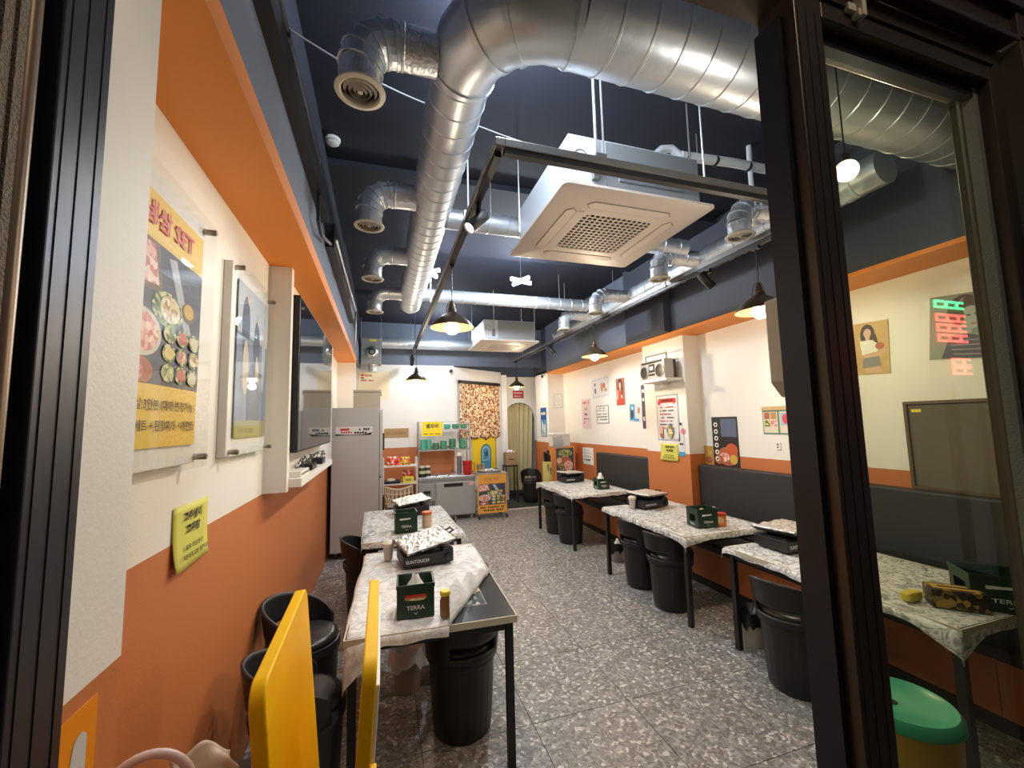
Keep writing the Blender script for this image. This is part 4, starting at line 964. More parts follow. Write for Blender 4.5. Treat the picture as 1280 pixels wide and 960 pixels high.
for k in range(4): MB().tube([(r_.uniform(-.03, .03), -.6+.12*i+r_.uniform(-.03, .03), r_.uniform(.0, .09)) for i in range(11)], .004, 6).build('cable', m_blackp, wc, smooth=True)
# ================================================================== BACK AREA
# tall fridge
fr = thing('upright_fridge', 'tall grey steel fridge standing side on near the back left', 'fridge', (-.31, 6.25, 0))
box('cabinet', -.305, .27, -.53, .53, .09, 1.90, m_fridge, fr, bevel=.006)
for z0, z1 in ((.12, .98), (1.0, 1.87)):
    for y0, y1 in ((-.525, -.005), (.005, .525)):
        d = box('door', .275, .315, y0, y1, z0, z1, mat('fridge door steel', (.55, .53, .50), .4, .4), fr, bevel=.006); yy = y1-.05 if y0 < 0 else y0+.05
        box('handle', .315, .34, yy-.012, yy+.012, (z0+z1)/2-.12, (z0+z1)/2+.12, m_blackp, d, bevel=.004)
for sx in (-.24, .22):
    for sy in (-.45, .45):
        MB().lathe([(.035, -.014), (.035, .014)], 18, (sx, sy, .036), 'X').build('caster', m_blackp, fr, smooth=True); box('caster_fork', sx-.02, sx+.02, sy-.02, sy+.02, .06, .09, m_steel, fr)
st = sheet('fridge_sticker', 'pale sticker strip with red and black print on the tall grey fridge', 'sticker', (-.345, 5.72, 1.60), 'back', .45, .11, mat('sticker white', (.68, .64, .60), .5), [(m_red, rect(-.17, -.06, .005, .035))]+scribble(-.16, -.02, -.03, .03, m_red, 5, 1)+scribble(0, .19, .005, .035, m_text, 7, 2)+scribble(0, .19, -.035, .03, m_text, 6, 3)+[(m_text, [(-.225, -.055), (0, -.05), (.2, -.055), (.225, -.02), (.1, -.045), (-.1, -.045), (-.225, -.035)])])
bx = thing('storage_carton', 'beige open carton on top of the tall grey fridge', 'carton', (-.20, 5.98, 1.90)); m_card = mat('beige card', (.48, .40, .29), .7)
box('box', -.17, .17, -.14, .14, 0, .235, m_card, bx); box('flap', -.175, .175, -.155, -.14, .215, .24, m_card, bx); box('flap', .17, .185, -.14, .14, .18, .24, m_card, bx)
# papers on the back wall
sheet('menu_board', 'bright cream menu board with red print high above the fridge', 'menu board', (-.16, 7.998, 2.41), 'back', .54, .52, mat('cream board', (.85, .74, .52), .5), [(m_red, rect(-.22, -.17, .17, .20)), (m_red, rect(-.22, -.17, .12, .15))]+scribble(-.15, .02, .165, .035, m_red, 4, 4)+scribble(-.22, .0, .075, .03, m_red, 8, 5))
sheet('cardboard_sign', 'brown cardboard strip fixed to the back wall beside the fridge', 'sign', (.25, 7.998, 1.52), 'back', .44, .17, mat('brown card', (.42, .27, .13), .7, var=(10, .2)), scribble(-.18, .18, -.03, .06, mat('brown ink', (.33, .20, .09), .7), 9, 6))
# counter fridge with prep top
ct = thing('prep_counter', 'stainless prep counter fridge against the back wall', 'counter', (1.085, 7.32, 0))
box('cabinet', -.495, .495, .0, .62, .08, .66, m_steel, ct, bevel=.005); box('worktop', -.50, .50, -.03, .64, .70, .755, m_steel, ct, bevel=.006)
box('front_rail', -.495, .495, -.005, .02, .655, .70, m_steel, ct)
box('control_panel', -.485, -.205, -.012, 0, .10, .65, mat('grey panel', (.36, .36, .37), .45, .4), ct, bevel=.003)
box('display', -.41, -.29, -.015, -.011, .48, .53, m_blackp, ct)
for k in range(7): box('vent_slot', -.42+.03*k, -.405+.03*k, -.014, -.011, .16, .36, m_dark, ct)
dd = box('door', -.195, .49, -.022, 0, .10, .65, mat('brushed door', (.46, .45, .44), .42, .5), ct, bevel=.004); box('handle', -.06, .27, -.028, -.020, .575, .635, m_blackp, dd, bevel=.003)
box('price_sticker', .38, .47, -.025, -.021, .585, .635, mat('pink sticker', (.75, .45, .42), .5), dd)
for k in range(4): box('pan_lid', -.36+.20*k, -.18+.20*k, .0, .26, .755, .772, mat('pan lid', (.6, .6, .6), .2, .8), ct, bevel=.004)
for sx in (-.44, .44): MB().lathe([(.025, 0), (.025, .08)], 14, (sx, .06, 0)).build('leg', m_steel, ct, smooth=True)
# steel rack on the counter
rk = thing('steel_rack', 'steel two tier rack standing on the prep counter', 'rack', (1.08, 7.60, .757))
for sx in (-.46, .46):
    for sy in (-.05, .25): MB().tube([(sx, sy, 0), (sx, sy, .96)], .013, 10).build('post', m_steel, rk, smooth=True)
box('shelf', -.47, .47, -.06, .26, .43, .455, m_steel, rk); box('shelf', -.02, .47, -.06, .26, .80, .82, m_steel, rk); box('top_wire', -.47, .47, -.055, -.045, .945, .955, m_steel, rk)
sg = sheet('self_bar_sign', 'yellow self service sign hanging on the steel rack', 'sign', (.855, 7.53, 1.585), 'back', .36, .255, mat('sign yellow', (.85, .66, .01), .5), scribble(-.15, .15, -.10, .02, m_text, 12, 8)); text('셀프바', .085, m_text, sg, (0, -.006, .045), width=.23, bold=.03)
m_gn = [mat('green melamine', (.06, .26, .15), .4), mat('teal melamine', (.08, .40, .30), .4), mat('dark green melamine', (.05, .20, .10), .4)]
bowls = [MB().lathe([(.045, 0), (.05, .005), (.068, .05), (.064, .05), (.045, .008), (0, .006)], 20, cap=False).mesh('bowl', m) for m in m_gn]
for me in bowls: me.polygons.foreach_set('use_smooth', [True]*len(me.polygons))
k = 0; pos = ['at the left end', 'second from left', 'third from left', 'fourth from left', 'fifth from left', 'at the right end']
for i, (x, n, sc) in enumerate(((.70, 5, .85), (.80, 5, .8), (.93, 3, 1), (1.07, 4, 1), (1.23, 5, 1.05), (1.42, 5, 1.15))):
    for j in range(n):
        o = put('bowl', bowls[1 if i < 2 else (0 if i % 2 else 2)], loc=(x, 7.64, 1.212+.034*j)); o.scale = (sc, sc, .9)
        tag(o, 'green bowl %s the rack stack %s' % (('at the bottom of', 'second up in', 'third up in', 'fourth up in', 'on top of')[j if j < n-1 else 4], pos[i]), 'bowl', 'green bowls stack %s' % pos[i])
for i, (x, n) in enumerate(((1.14, 2), (1.29, 2), (1.45, 2))):
    for j in range(n):
        o = put('bowl', bowls[0 if i else 1], loc=(x, 7.64, 1.577+.034*j)); o.scale = (1.05, 1.05, 1)
        tag(o, 'green bowl %s the %s pair on the top rack shelf' % (('under', 'above')[j]+' in', ('left', 'middle', 'right')[i]), 'bowl', 'green bowls top shelf %s' % ('left', 'middle', 'right')[i])
# bottles, red jug, canister
bt = thing('sauce_jar', 'dark jar with pale lid at the left of the prep counter, front one', 'jar', (.66, 7.42, .756), group='dark sauce jars'); MB().lathe([(.05, 0), (.055, .01), (.055, .14), (.04, .16)], 20).build('jar', mat('dark jar', (.02, .025, .015), .2), bt, smooth=True); MB().lathe([(.045, .16), (.045, .19), (0, .192)], 20).build('lid', m_cream, bt, smooth=True); MB().lathe([(.0555, .06), (.0555, .11)], 20, cap=False).build('label', mat('jar label', (.5, .5, .3), .6), bt)
copy_tree(bt, 'dark jar with pale lid at the left of the prep counter, behind the front one', loc=(.76, 7.45, .756))
rj = thing('red_jug', 'red plastic jug on the right of the prep counter', 'jug', (1.45, 7.36, .756)); MB().lathe([(.07, 0), (.075, .01), (.085, .24), (.08, .24), (.07, .01)], 24, cap=False).build('jug', mat('red plastic', (.45, .02, .02), .35), rj, smooth=True); MB().tube([(.08, 0, .21), (.13, 0, .20), (.13, 0, .07), (.075, 0, .05)], .009, 8).build('handle', mat('red plastic', (.45, .02, .02), .35), rj, smooth=True); MB().lathe([(.086, .235), (.09, .25), (0, .25)], 24).build('lid', mat('red plastic', (.45, .02, .02), .35), rj, smooth=True)
gy = thing('canister', 'slim grey canister with white lid behind the red jug', 'canister', (1.33, 7.50, .756)); MB().lathe([(.045, 0), (.045, .33)], 20).build('body', mat('grey can', (.16, .16, .18), .4), gy, smooth=True); MB().lathe([(.047, .33), (.047, .37), (.03, .385), (0, .386)], 20).build('lid', m_white, gy, smooth=True)
# cart
cr = thing('serving_cart', 'steel serving cart with orange menu sheet on its front', 'cart', (1.86, 7.15, 0))
for sx in (-.25, .25):
    for sy in (.02, .42): MB().tube([(sx, sy, .07), (sx, sy, .76)], .012, 10).build('post', m_steel, cr, smooth=True); MB().lathe([(.032, -.012), (.032, .012)], 16, (sx, sy, .034), 'X').build('caster', m_blackp, cr, smooth=True)
for z in (.12, .45, .765): box('shelf', -.27, .27, .0, .44, z, z+.02, m_steel, cr, bevel=.003)
pr = food(.46, .36, -.19, 2)
cp = thing('cart_menu_sheet', 'orange food menu sheet hung on the serving cart', 'poster', (1.845, 7.145, .435)); w, h = .52, .66
box('sheet', -w/2, w/2, -.003, 0, -h/2, h/2, mat('poster orange', (.78, .36, .05), .5), cp); b = MB()
for i, (pm, pts) in enumerate(pr): b.use(pm).poly([(max(-.24, min(.24, x*1.08)), max(-.19, min(.17, z))) for x, z in pts], -.0035-.0002*i)
b.build('food_print', None, cp); text('냉삼 SET', .07, m_brown, cp, (0, -.008, .25), width=.30, bold=.015)
q = MB(); i = 0
for pm, pts in scribble(-.22, .22, -.245, .03, m_text, 13, 9)+scribble(-.16, .20, -.295, .03, m_text, 11, 10): q.use(pm).poly(pts, -.004); i += 1
q.build('print', None, cp)
ty = thing('steel_tray', 'round steel tray with tongs on the serving cart', 'tray', (1.86, 7.36, .785)); MB().lathe([(.19, 0), (.215, .03), (.222, .03), (.222, .036), (.21, .036), (.185, .008), (0, .008)], 36).build('tray', m_steel, ty, smooth=True); MB().tube([(.02, -.05, .03), (.09, -.02, .06), (.16, .03, .05)], .01, 8).build('tongs', m_blackp, ty, smooth=True)
for i, x in enumerate((1.70, 1.78)):
    o = thing('steel_cup', ('left', 'right')[i]+' of two steel cups behind the round tray', 'cup', (x, 7.55, .785), group='steel cups'); MB().lathe([(.032, 0), (.038, .13), (.036, .13), (.03, .005)], 20, cap=False).build('cup', mat('copper steel', (.45, .33, .25), .3, .8), o, smooth=True); MB().lathe([(.038, .126), (.040, .13), (.038, .134)], 20, cap=False).build('lip', m_steel, o)
# low white shelf with snacks
ws = thing('wire_shelf', 'low white wire shelf between the fridge and prep counter', 'shelf', (.29, 7.32, 0)); m_ww = mat('white wire', (.68, .67, .64), .5)
for sx in (-.27, .27):
    for sy in (-.12, .14): MB().tube([(sx, sy, 0), (sx, sy, 1.12)], .011, 8).build('post', m_ww, ws, smooth=True)
for z in (.25, .68, .97): box('shelf', -.28, .28, -.13, .15, z, z+.02, m_ww, ws)
def pouch(name, label, loc, w, h, m, rz=0):
    o = thing(name, label, 'snack bag', loc, rz, 'snack bags on the wire shelf')
    MB().grid(lambda u, v: ((u-.5)*w, -.035*math.sin(PI*u)*math.sin(PI*min(1, v*1.02)), v*h), 10, 10).build('front', m, o, smooth=True); MB().grid(lambda u, v: ((.5-u)*w, .035*math.sin(PI*u)*math.sin(PI*min(1, v*1.02)), v*h), 10, 10).build('back', m, o, smooth=True); return o
pouch('snack_bag', 'red snack bag on the upper wire shelf', (.18, 7.30, .99), .22, .15, voro('red bag print', ['#c8281e', '#e35a35', '#f0d8c8', '#b81f2a'], 30, .35)); pouch('snack_bag', 'yellow brown snack bag on the upper wire shelf', (.38, 7.31, .99), .15, .14, voro('yellow bag print', ['#d9a61e', '#8a4a1c', '#f0d870', '#a8281e'], 35, .35))
pouch('snack_bag', 'red topped snack bag behind the yellow box on the wire shelf', (.42, 7.38, .70), .18, .20, voro('red bag print', ['#c8281e'], 30))
o = thing('black_tray', 'black tray of wrapped utensils on the lower wire shelf', 'tray', (.14, 7.30, .70)); box('tray', -.13, .15, -.10, .10, 0, .05, m_blackp, o, bevel=.012); MB().lathe([(.07, .05), (.06, .075), (0, .085)], 20).build('bundle', m_cream, o, smooth=True)
o = thing('yellow_box', 'yellow box on the lower wire shelf', 'box', (.42, 7.27, .70)); box('carton', -.09, .09, -.05, .05, 0, .10, mat('yellow carton', (.75, .60, .05), .5, var=(30, .3)), o, bevel=.004); box('label', -.05, .05, -.052, -.049, .03, .07, m_po, o)
bk = thing('rope_basket', 'cream woven basket hanging under the wire shelf', 'basket', (.26, 7.10, .35)); m_rope = mat('cream rope', (.62, .55, .42), .8, bump=(60, .8))
MB().tube([(-.22+.44*i/16, 0, .32-.05*math.sin(PI*i/16)) for i in range(17)], .012, 8).build('rim', m_rope, bk, smooth=True)
for i in range(14):
    x = -.21+.42*i/13; MB().tube([(x, 0, .31-.05*math.sin(PI*i/13)), (x+.012*math.sin(i*3), -.01, .18), (x*.8, 0, .02)], .009, 6).build('strand', m_rope, bk, smooth=True)
for j in range(3): MB().tube([(-.21+.42*i/12, -.012, .06+.08*j-.03*math.sin(PI*i/12)) for i in range(13)], .008, 6).build('band', m_rope, bk, smooth=True)
box('base', -.18, .18, -.02, .10, 0, .02, m_rope, bk)
lowst = box('crate_stand', .05, .48, 7.02, 7.16, 0, .35, mat('dark crate', (.04, .035, .03), .6), bevel=.005); tag(lowst, 'dark box below the woven basket before the wire shelf', 'box')
# ---- blind and banner on the diagonal wall
dv = (DW1-DW0); dl = dv.length; da = math.atan2(dv.y, dv.x); dn = Vector((dv.y, -dv.x)).normalized()
def ondiag(u, off, z): p = DW0+dv*(u/dl)+dn*off; return (p.x, p.y, z)
m_blind = voro('leopard print cloth', ['#e8d2b0', '#6b3a22', '#d9b98e', '#a0653a', '#efe0c6', '#8a4a2c'], 42, .8)
bl = thing('roller_blind', 'leopard print roller blind with scalloped hem on the diagonal wall', 'blind', ondiag(.70, .01, 2.49), da)
box('head_rail', -.60, .60, -.05, 0, -.03, .03, m_blackm, bl)
MB().grid(lambda u, v: (-.585+1.17*u+.02*(1-v)*(u-.5), -.03-.006*math.sin(u*30), -1.10+1.10*v-(.045*abs(math.sin(u*PI*4)) if v < .05 else 0)), 60, 24).build('cloth', m_blind, bl, smooth=True, solid=.003)
bn = thing('yellow_banner', 'yellow banner with blue arched emblem below the leopard print blind', 'banner', ondiag(.86, .012, 1.06), da); m_bny = mat('banner yellow', (.80, .60, .02), .5); m_bnb = mat('banner blue', (.06, .32, .55), .5); m_bnk = mat('banner navy', (.02, .04, .10), .5)
box('sheet', -.40, .40, -.004, 0, -.42, .42, m_bny, bn); b = MB(); i = 0
archp = lambda hw, z0, z1: [(-hw, z0), (hw, z0)]+[(hw*math.cos(a), z1+hw*math.sin(a)) for a in [PI*k/12 for k in range(13)]]
for pm, pts in [(m_bnk, archp(.155, -.42, .02)), (m_bnb, archp(.14, -.42, .02)), (m_white, archp(.10, -.16, .02)), (m_bnb, archp(.088, -.15, .02)), (m_bnk, [(-.20, .42), (0, .24), (.20, .42)]), (m_bnb, [(-.15, .42), (0, .29), (.15, .42)]), (m_bnk, rect(.30, .315, -.42, .42)), (m_white, rect(.315, .40, -.42, .42))]: b.use(pm).poly(pts, -.0046-.0002*i); i += 1
b.build('print', None, bn); text('냉', .13, m_bnk, bn, (0, -.008, -.03), bold=.03)
# ---- arch curtain, sign, cartons
m_curt = mat('pale yellow curtain', (.60, .55, .34), .85, bump=(50, .1))
cu_ = MB().grid(lambda u, v: (2.56+.80*u*(1-.12*(1-v)), 9.06+.035*math.sin(u*44)+.012*math.sin(u*17+v*3), .14+1.99*v), 120, 16).build('curtain', m_curt, None, smooth=True); tag(cu_, 'pale yellow pleated curtain hanging in the arched doorway', 'curtain')
sheet('red_sign', 'small red sign above the arched doorway', 'sign', (2.95, AY, 2.30), 'back', .26, .17, mat('dark red sign', (.35, .03, .04), .5), [(m_pink, rect(-.12, .12, .0, .05))]+scribble(-.1, .1, .02, .03, m_white, 7, 12)+scribble(-.1, .1, -.05, .025, m_white, 9, 13))
sn = thing('carton_stand', 'dark metal stand under the brown carton by the curtain', 'stand', (2.58, 8.45, 0)); box('top', -.14, .14, -.12, .12, .75, .78, m_blackm, sn)
for sx in (-.12, .12):
    for sy in (-.10, .10): box('leg', sx-.012, sx+.012, sy-.012, sy+.012, 0, .75, m_blackm, sn)
bc = thing('brown_carton', 'brown carton on the dark stand by the curtain', 'carton', (2.58, 8.45, .78)); box('box', -.115, .115, -.1, .1, 0, .26, mat('kraft carton', (.34, .22, .13), .7), bc, bevel=.003); MB().use(m_text).poly(rect(-.06, .06, .11, .13), -.101).build('print', None, bc)
o = tag(MB().grid(lambda u, v: (2.48+.2*u, 8.38+.14*v, 1.045+.05*math.sin(PI*u)*math.sin(PI*v)+.012*math.sin(u*20)), 16, 8).build('plastic_wrap', m_bagw, None, smooth=True, solid=.003), 'crumpled white wrap lying on the brown carton', 'wrap')
# ---- stand with boards beyond the right tables
ob = thing('display_cabinet', 'orange display stand with food picture beyond the farthest right table', 'stand', (3.20, 7.05, 0)); m_of = mat('orange frame', (.70, .25, .05), .5)
box('body', -.19, .22, .0, .30, 0, 1.20, m_of, ob, bevel=.005); b = MB(); i = 0
for pm, pts in [(m_slab, rect(-.16, .19, .55, 1.17)), (m_salad, ell(.02, 1.08, .14, .07)), (m_soup, ell(.0, .90, .15, .12)), (m_meat, ell(.08, .85, .09, .10)), (m_salad, ell(-.05, .83, .05, .06)), (m_cap, ell(-.10, .95, .05, .06))]+scribble(-.1, .14, .62, .06, m_white, 6, 20): b.use(pm).poly(pts, -.001-.0002*i); i += 1
b.build('print', None, ob)
wb = thing('linen_box', 'white box draped with a grey cloth on the orange display stand', 'box', (3.17, 7.18, 1.20)); box('box', -.17, .17, -.12, .12, 0, .22, mat('white card', (.66, .62, .56), .7), wb, bevel=.01); box('lid', -.18, .16, -.13, .13, .20, .25, m_paper, wb, bevel=.02); MB().grid(lambda u, v: (-.19+.20*u, -.125-.02*math.sin(v*4)-.01*u, .22*v-.02), 10, 10).build('cloth', mat('grey cloth', (.42, .40, .38), .9, bump=(40, .4)), wb, smooth=True)
yc = thing('umbrella_bin', 'tall pale yellow bin with dark umbrellas near the far table', 'bin', (2.86, 7.05, 0)); MB().lathe([(.085, 0), (.09, .01), (.09, .95), (.085, .95), (.08, .02)], 24, cap=False).build('bin', mat('pale yellow tin', (.66, .55, .18), .4), yc, smooth=True)
for k in range(4): MB().tube([(.03*math.cos(k*1.6), .03*math.sin(k*1.6), .1), (.045*math.cos(k*1.6), .045*math.sin(k*1.6), 1.06+.03*k)], [.012, .026], 8).build('umbrella', m_blackp, yc, smooth=True)
b = MB(); 
for i, (x, z) in enumerate(((-.03, .78), (.02, .72))): b.use(m_text).poly([(x, z), (x+.012, z), (x+.018, z+.12), (x-.006, z+.12)], -.0915)
b.build('print', None, yc)
# ================================================================== RIGHT WALL DECOR
RXW = XR-.001; m_pgrey = mat('poster pale', (.66, .66, .66), .5); m_ppink = mat('poster soft pink', (.70, .52, .52), .5)
sheet('pink_leaflet', 'tall pink grey printed leaflet, leftmost on the right wall', 'poster', (RXW, 6.78, 1.79), 'right', .34, .55, m_pgrey, [(m_ppink, rect(-.15, .15, -.26, .26))]+scribble(-.12, .12, .18, .05, m_red, 6, 30)+scribble(-.06, .06, .06, .06, m_brown, 2, 31)+scribble(-.05, .05, -.03, .05, m_text, 2, 33)+scribble(-.1, .1, -.1, .02, m_text, 6, 32)+scribble(-.1, .1, -.18, .04, m_red, 4, 34))
sheet('calendar', 'white month calendar with thin black border on the right wall', 'calendar', (RXW, 6.20, 1.76), 'right', .40, .30, m_text, [(m_paper, rect(-.19, .19, -.14, .14))]+scribble(-.1, .1, .10, .02, m_text, 6, 40)+scribble(-.18, .18, .06, .02, mat('dull green', (.2, .3, .2), .6), 14, 41)+sum([scribble(-.17, .17, .0-.045*k, .018, m_text, 7, 42+k) for k in range(3)], []))
sheet('sketch_print', 'grey landscape sketch print hung askew above the calendar', 'print', (RXW, 6.24, 2.22), 'right', .56, .34, m_pgrey, [(m_pg, rect(-.26, .26, -.15, .15)), (m_pgrey, rect(-.25, .25, -.14, .14)), (m_brown, ell(.06, .0, .05, .08)), (m_red, ell(.14, .02, .03, .05)), (m_pn, ell(-.17, -.04, .03, .05)), (m_pn, ell(-.17, .07, .025, .03)), (m_brown, ell(.18, -.06, .05, .03))], tilt=-.05)
m_skin = mat('printed skin', (.62, .40, .28), .5); m_hair = mat('printed dark hair', (.05, .025, .02), .5)
sheet('cutout_poster', 'red poster of a long haired woman in a red dress', 'poster', (RXW, 5.62, 2.10), 'right', .24, .42, mat('poster terracotta', (.42, .12, .07), .5), [(m_hair, ell(.0, .08, .075, .13)), (m_skin, ell(-.005, .10, .035, .05)), (m_skin, rect(-.02, .015, .02, .06)), (m_red, [(-.09, -.20), (.09, -.20), (.07, .02), (-.07, .02)]), (m_skin, [(-.11, -.12), (-.07, -.12), (-.05, .03), (-.08, .03)]), (m_paper, rect(.02, .06, -.10, -.05)), (m_hair, [(.03, .10), (.08, .05), (.06, -.08), (.04, -.05)])])
sheet('blue_print', 'small blue and white picture sheet on the right wall', 'print', (RXW, 5.24, 1.765), 'right', .32, .27, m_pgrey, [(m_bnb, rect(-.15, -.02, -.12, .12)), (m_pn, ell(-.09, -.02, .04, .08)), (m_paper, ell(-.08, .06, .02, .03)), (m_bnb, rect(-.03, .08, -.13, -.09)), (m_brown, ell(.08, .03, .03, .05))], tilt=.04)
sheet('dark_strip_poster', 'narrow dark vertical poster strip beside the pillar', 'poster', (RXW, 5.0, 1.84), 'right', .16, .62, mat('poster dark purple', (.08, .05, .08), .5, var=(15, .6)), scribble(-.06, .06, .20, .06, m_white, 2, 50)+scribble(-.06, .06, .08, .05, m_white, 2, 51)+scribble(-.06, .06, -.05, .05, m_ppink, 2, 52)+scribble(-.06, .06, -.2, .06, m_ppink, 2, 53))
sheet('blank_paper', 'plain white paper on the right wall above the far bench', 'paper', (RXW, 6.18, 1.385), 'right', .25, .15, m_paper)
sheet('notice_sheet', 'white notice sheet with handwriting beside the orange display stand', 'notice', (RXW, 6.78, 1.03), 'right', .40, .30, m_paper, scribble(-.16, .05, .09, .02, m_pg, 7, 60)+scribble(-.16, .14, .04, .02, m_pg, 9, 61)+scribble(-.16, .14, -.02, .02, m_text, 9, 62)+scribble(-.16, .14, -.08, .03, m_text, 8, 63))
sheet('framed_certificate', 'pale framed certificate in the corner under the soffit', 'certificate', (3.41, 7.719, 2.08), 'back', .19, .29, mat('pale frame', (.55, .58, .50), .5), [(m_paper, rect(-.08, .08, -.13, .13)), (mat('pale green print', (.5, .58, .45), .6), ell(0, .02, .04, .05)), (m_paper, ell(0, .02, .032, .042))]+scribble(-.05, .05, -.08, .01, m_pg, 5, 65))
sheet('blue_poster', 'tall blue poster with white figures before the arched doorway', 'poster', (3.188, 7.98, 1.66), 'right', .32, .60, m_bnb, [(mat('poster deep blue', (.02, .07, .30), .5), rect(-.15, .15, .05, .29)), (m_paper, ell(-.05, -.10, .04, .12)), (m_paper, ell(.06, -.14, .04, .10)), (m_pn, ell(0, .0, .03, .05)), (m_pg, rect(-.15, .15, -.29, -.22))]+scribble(-.12, .12, .15, .06, m_paper, 4, 66))
XP = 3.344
sheet('price_poster', 'tall pink grey price poster with red heading on the white pillar', 'poster', (XP, 4.275, 1.675), 'right', .41, .56, mat('poster border blue grey', (.36, .42, .48), .5), [(m_ppink, rect(-.19, .19, -.265, .265)), (m_pgrey, rect(-.185, .185, -.26, .26)), (m_red, rect(-.15, .15, .18, .235)), (m_red, [(-.17, .16), (-.12, .16), (-.12, .21), (-.17, .21)]), (m_red, [(.12, .16), (.17, .18), (.17, .23), (.12, .22)])]+scribble(-.12, .12, .195, .03, m_text, 8, 70)+sum([scribble(-.13, .13, .12-.042*k, .016, m_text if k % 2 else m_red, 10, 71+k) for k in range(7)], [])+[(m_skin, ell(-.12, -.16, .04, .07)), (m_soup, ell(-.11, -.22, .035, .03)), (m_salad, ell(.05, -.17, .06, .08)), (m_cap, ell(.05, -.18, .035, .05))])
note('lime paper notice with black lettering on the right pillar below the price poster', (XP-.001, 4.275, 1.255), 'right', .32, .205)
bo = thing('bottle_cutout', 'pale bottle shaped advert with round pink tag on the pillar edge', 'advert', (XP, 4.05, 1.22), -PI/2)
MB().add([(x, y, z) for y in (-.004, 0) for x, z in [(-.05, 0), (.05, 0), (.05, .22), (.02, .30), (.015, .36), (-.015, .36), (-.02, .30), (-.05, .22)]], [tuple(range(8)), tuple(range(15, 7, -1))]+[(i, 8+i, 8+(i+1) % 8, (i+1) % 8) for i in range(8)]).build('sheet', mat('pale bottle print', (.66, .68, .68), .4), bo)
for nm_, m_, pts in (('base_band', m_bnb, rect(-.05, .05, 0, .05)), ('name_line', m_text, rect(-.035, .03, .13, .15)), ('cap', m_text, rect(-.018, .018, .36, .39)), ('round_tag', mat('pink tag', (.70, .18, .24), .5), ell(.035, .29, .035, .035))): MB().use(m_).poly(pts, -.0050 if nm_ != 'round_tag' else -.0056).build(nm_, None, bo)
# shelf and boombox
shf = thing('wall_shelf', 'small white shelf on the pillar holding the radio', 'shelf', (XP, 4.24, 2.105)); box('board', -.24, 0, -.28, .26, 0, .03, m_white, shf, bevel=.003); box('bracket', -.10, 0, -.02, .02, -.06, 0, m_white, shf)
bx = thing('boombox_radio', 'silver retro cassette radio with two speakers on the white shelf', 'radio', (3.20, 4.25, 2.135), -PI/2); m_sil = mat('silver plastic', (.42, .41, .40), .35, .5)
box('case', -.235, .235, -.065, .065, 0, .235, m_sil, bx, bevel=.008); box('back_shell', -.235, .235, .06, .10, .01, .225, mat('brown black shell', (.05, .04, .035), .5), bx, bevel=.008)
for sx in (-.15, .15):
    MB().lathe([(.08, .064), (.08, .072), (.07, .074), (.066, .069)], 28, (sx, 0, .10), 'Y', cap=False).build('speaker_ring', m_ral, bx, smooth=True); MB().lathe([(.07, .066), (.03, .069), (0, .071)], 28, (sx, 0, .10), 'Y').build('speaker_cone', m_blackp, bx, smooth=True)
box('cassette_door', -.055, .055, -.070, -.064, .09, .19, m_blackp, bx); box('cassette_window', -.035, .035, -.073, -.069, .12, .165, m_pg, bx)
for k in range(5): box('button', -.055+.023*k, -.037+.023*k, -.071, -.064, .05, .075, m_blackp, bx)
box('tuner', -.20, .20, -.068, -.064, .20, .225, m_blackp, bx)
MB().tube([(-.20, 0, .20), (-.20, 0, .31), (.20, 0, .31), (.20, 0, .20)], .008, 8).build('handle', m_ral, bx); MB().tube([(.22, .03, .235), (.12, .03, .36)], .003, 6).build('aerial', m_steel, bx)
# near wall
sheet('black_food_poster', 'tall black poster with white lettering and spicy food above the bench', 'poster', (RXW, 3.61, 1.40), 'right', .35, .53, mat('poster black', (.025, .022, .025), .35), [(mat('poster steel blue', (.10, .13, .20), .5), rect(-.05, .16, .05, .24)), (m_soup, ell(.02, -.16, .14, .10)), (mat('printed chili', (.55, .10, .03), .5), ell(.08, -.09, .08, .07)), (m_meat, ell(-.02, -.17, .07, .05)), (m_sauce, ell(.10, -.19, .05, .05)), (m_soup, ell(-.10, -.20, .06, .05))]+[(m_white, ell(-.12, .18-.075*k, .028, .026)) for k in range(6)]+[(m_text, ell(-.118, .18-.075*k, .014, .012)) for k in range(6)])
sheet('ochre_card', 'small ochre picture card left of the black food poster', 'card', (RXW, 3.855, 1.235), 'right', .14, .21, mat('ochre print', (.50, .30, .07), .5), [(m_soup, ell(0, -.05, .05, .04)), (m_sauce, ell(.02, .03, .02, .02))])
hd = sheet('menu_cards', 'two green bordered menu cards in a wooden holder on the near right wall', 'menu', (RXW, 2.955, 1.60), 'right', .34, .225, mat('card green border', (.10, .22, .18), .5), [(m_cream, rect(-.16, -.01, -.10, .10)), (m_cream, rect(.01, .16, -.10, .10)), (m_soup, rect(-.15, -.09, .03, .095)), (m_brown, rect(-.08, -.02, .03, .095)), (m_salad, rect(-.15, -.09, -.04, .02)), (m_meat, rect(-.08, -.02, -.04, .02)), (mat('print aqua', (.35, .5, .5), .5), rect(.02, .15, -.03, .09)), (m_pink, ell(.07, .03, .03, .045))])
box('holder', -.17, .17, -.012, 0, .113, .15, mat('pale wood', (.55, .38, .18), .5), hd)
sheet('outlet', 'small white wall outlet below the menu cards', 'outlet', (RXW, 2.98, 1.38), 'right', .05, .07, m_white, [(m_dark, rect(-.008, .008, .005, .02)), (m_dark, rect(-.008, .008, -.02, -.005))], t=.01)
m_tan = mat('poster tan', (.55, .36, .13), .5, var=(14, .25)); m_khaki = mat('printed denim', (.22, .22, .20), .5)
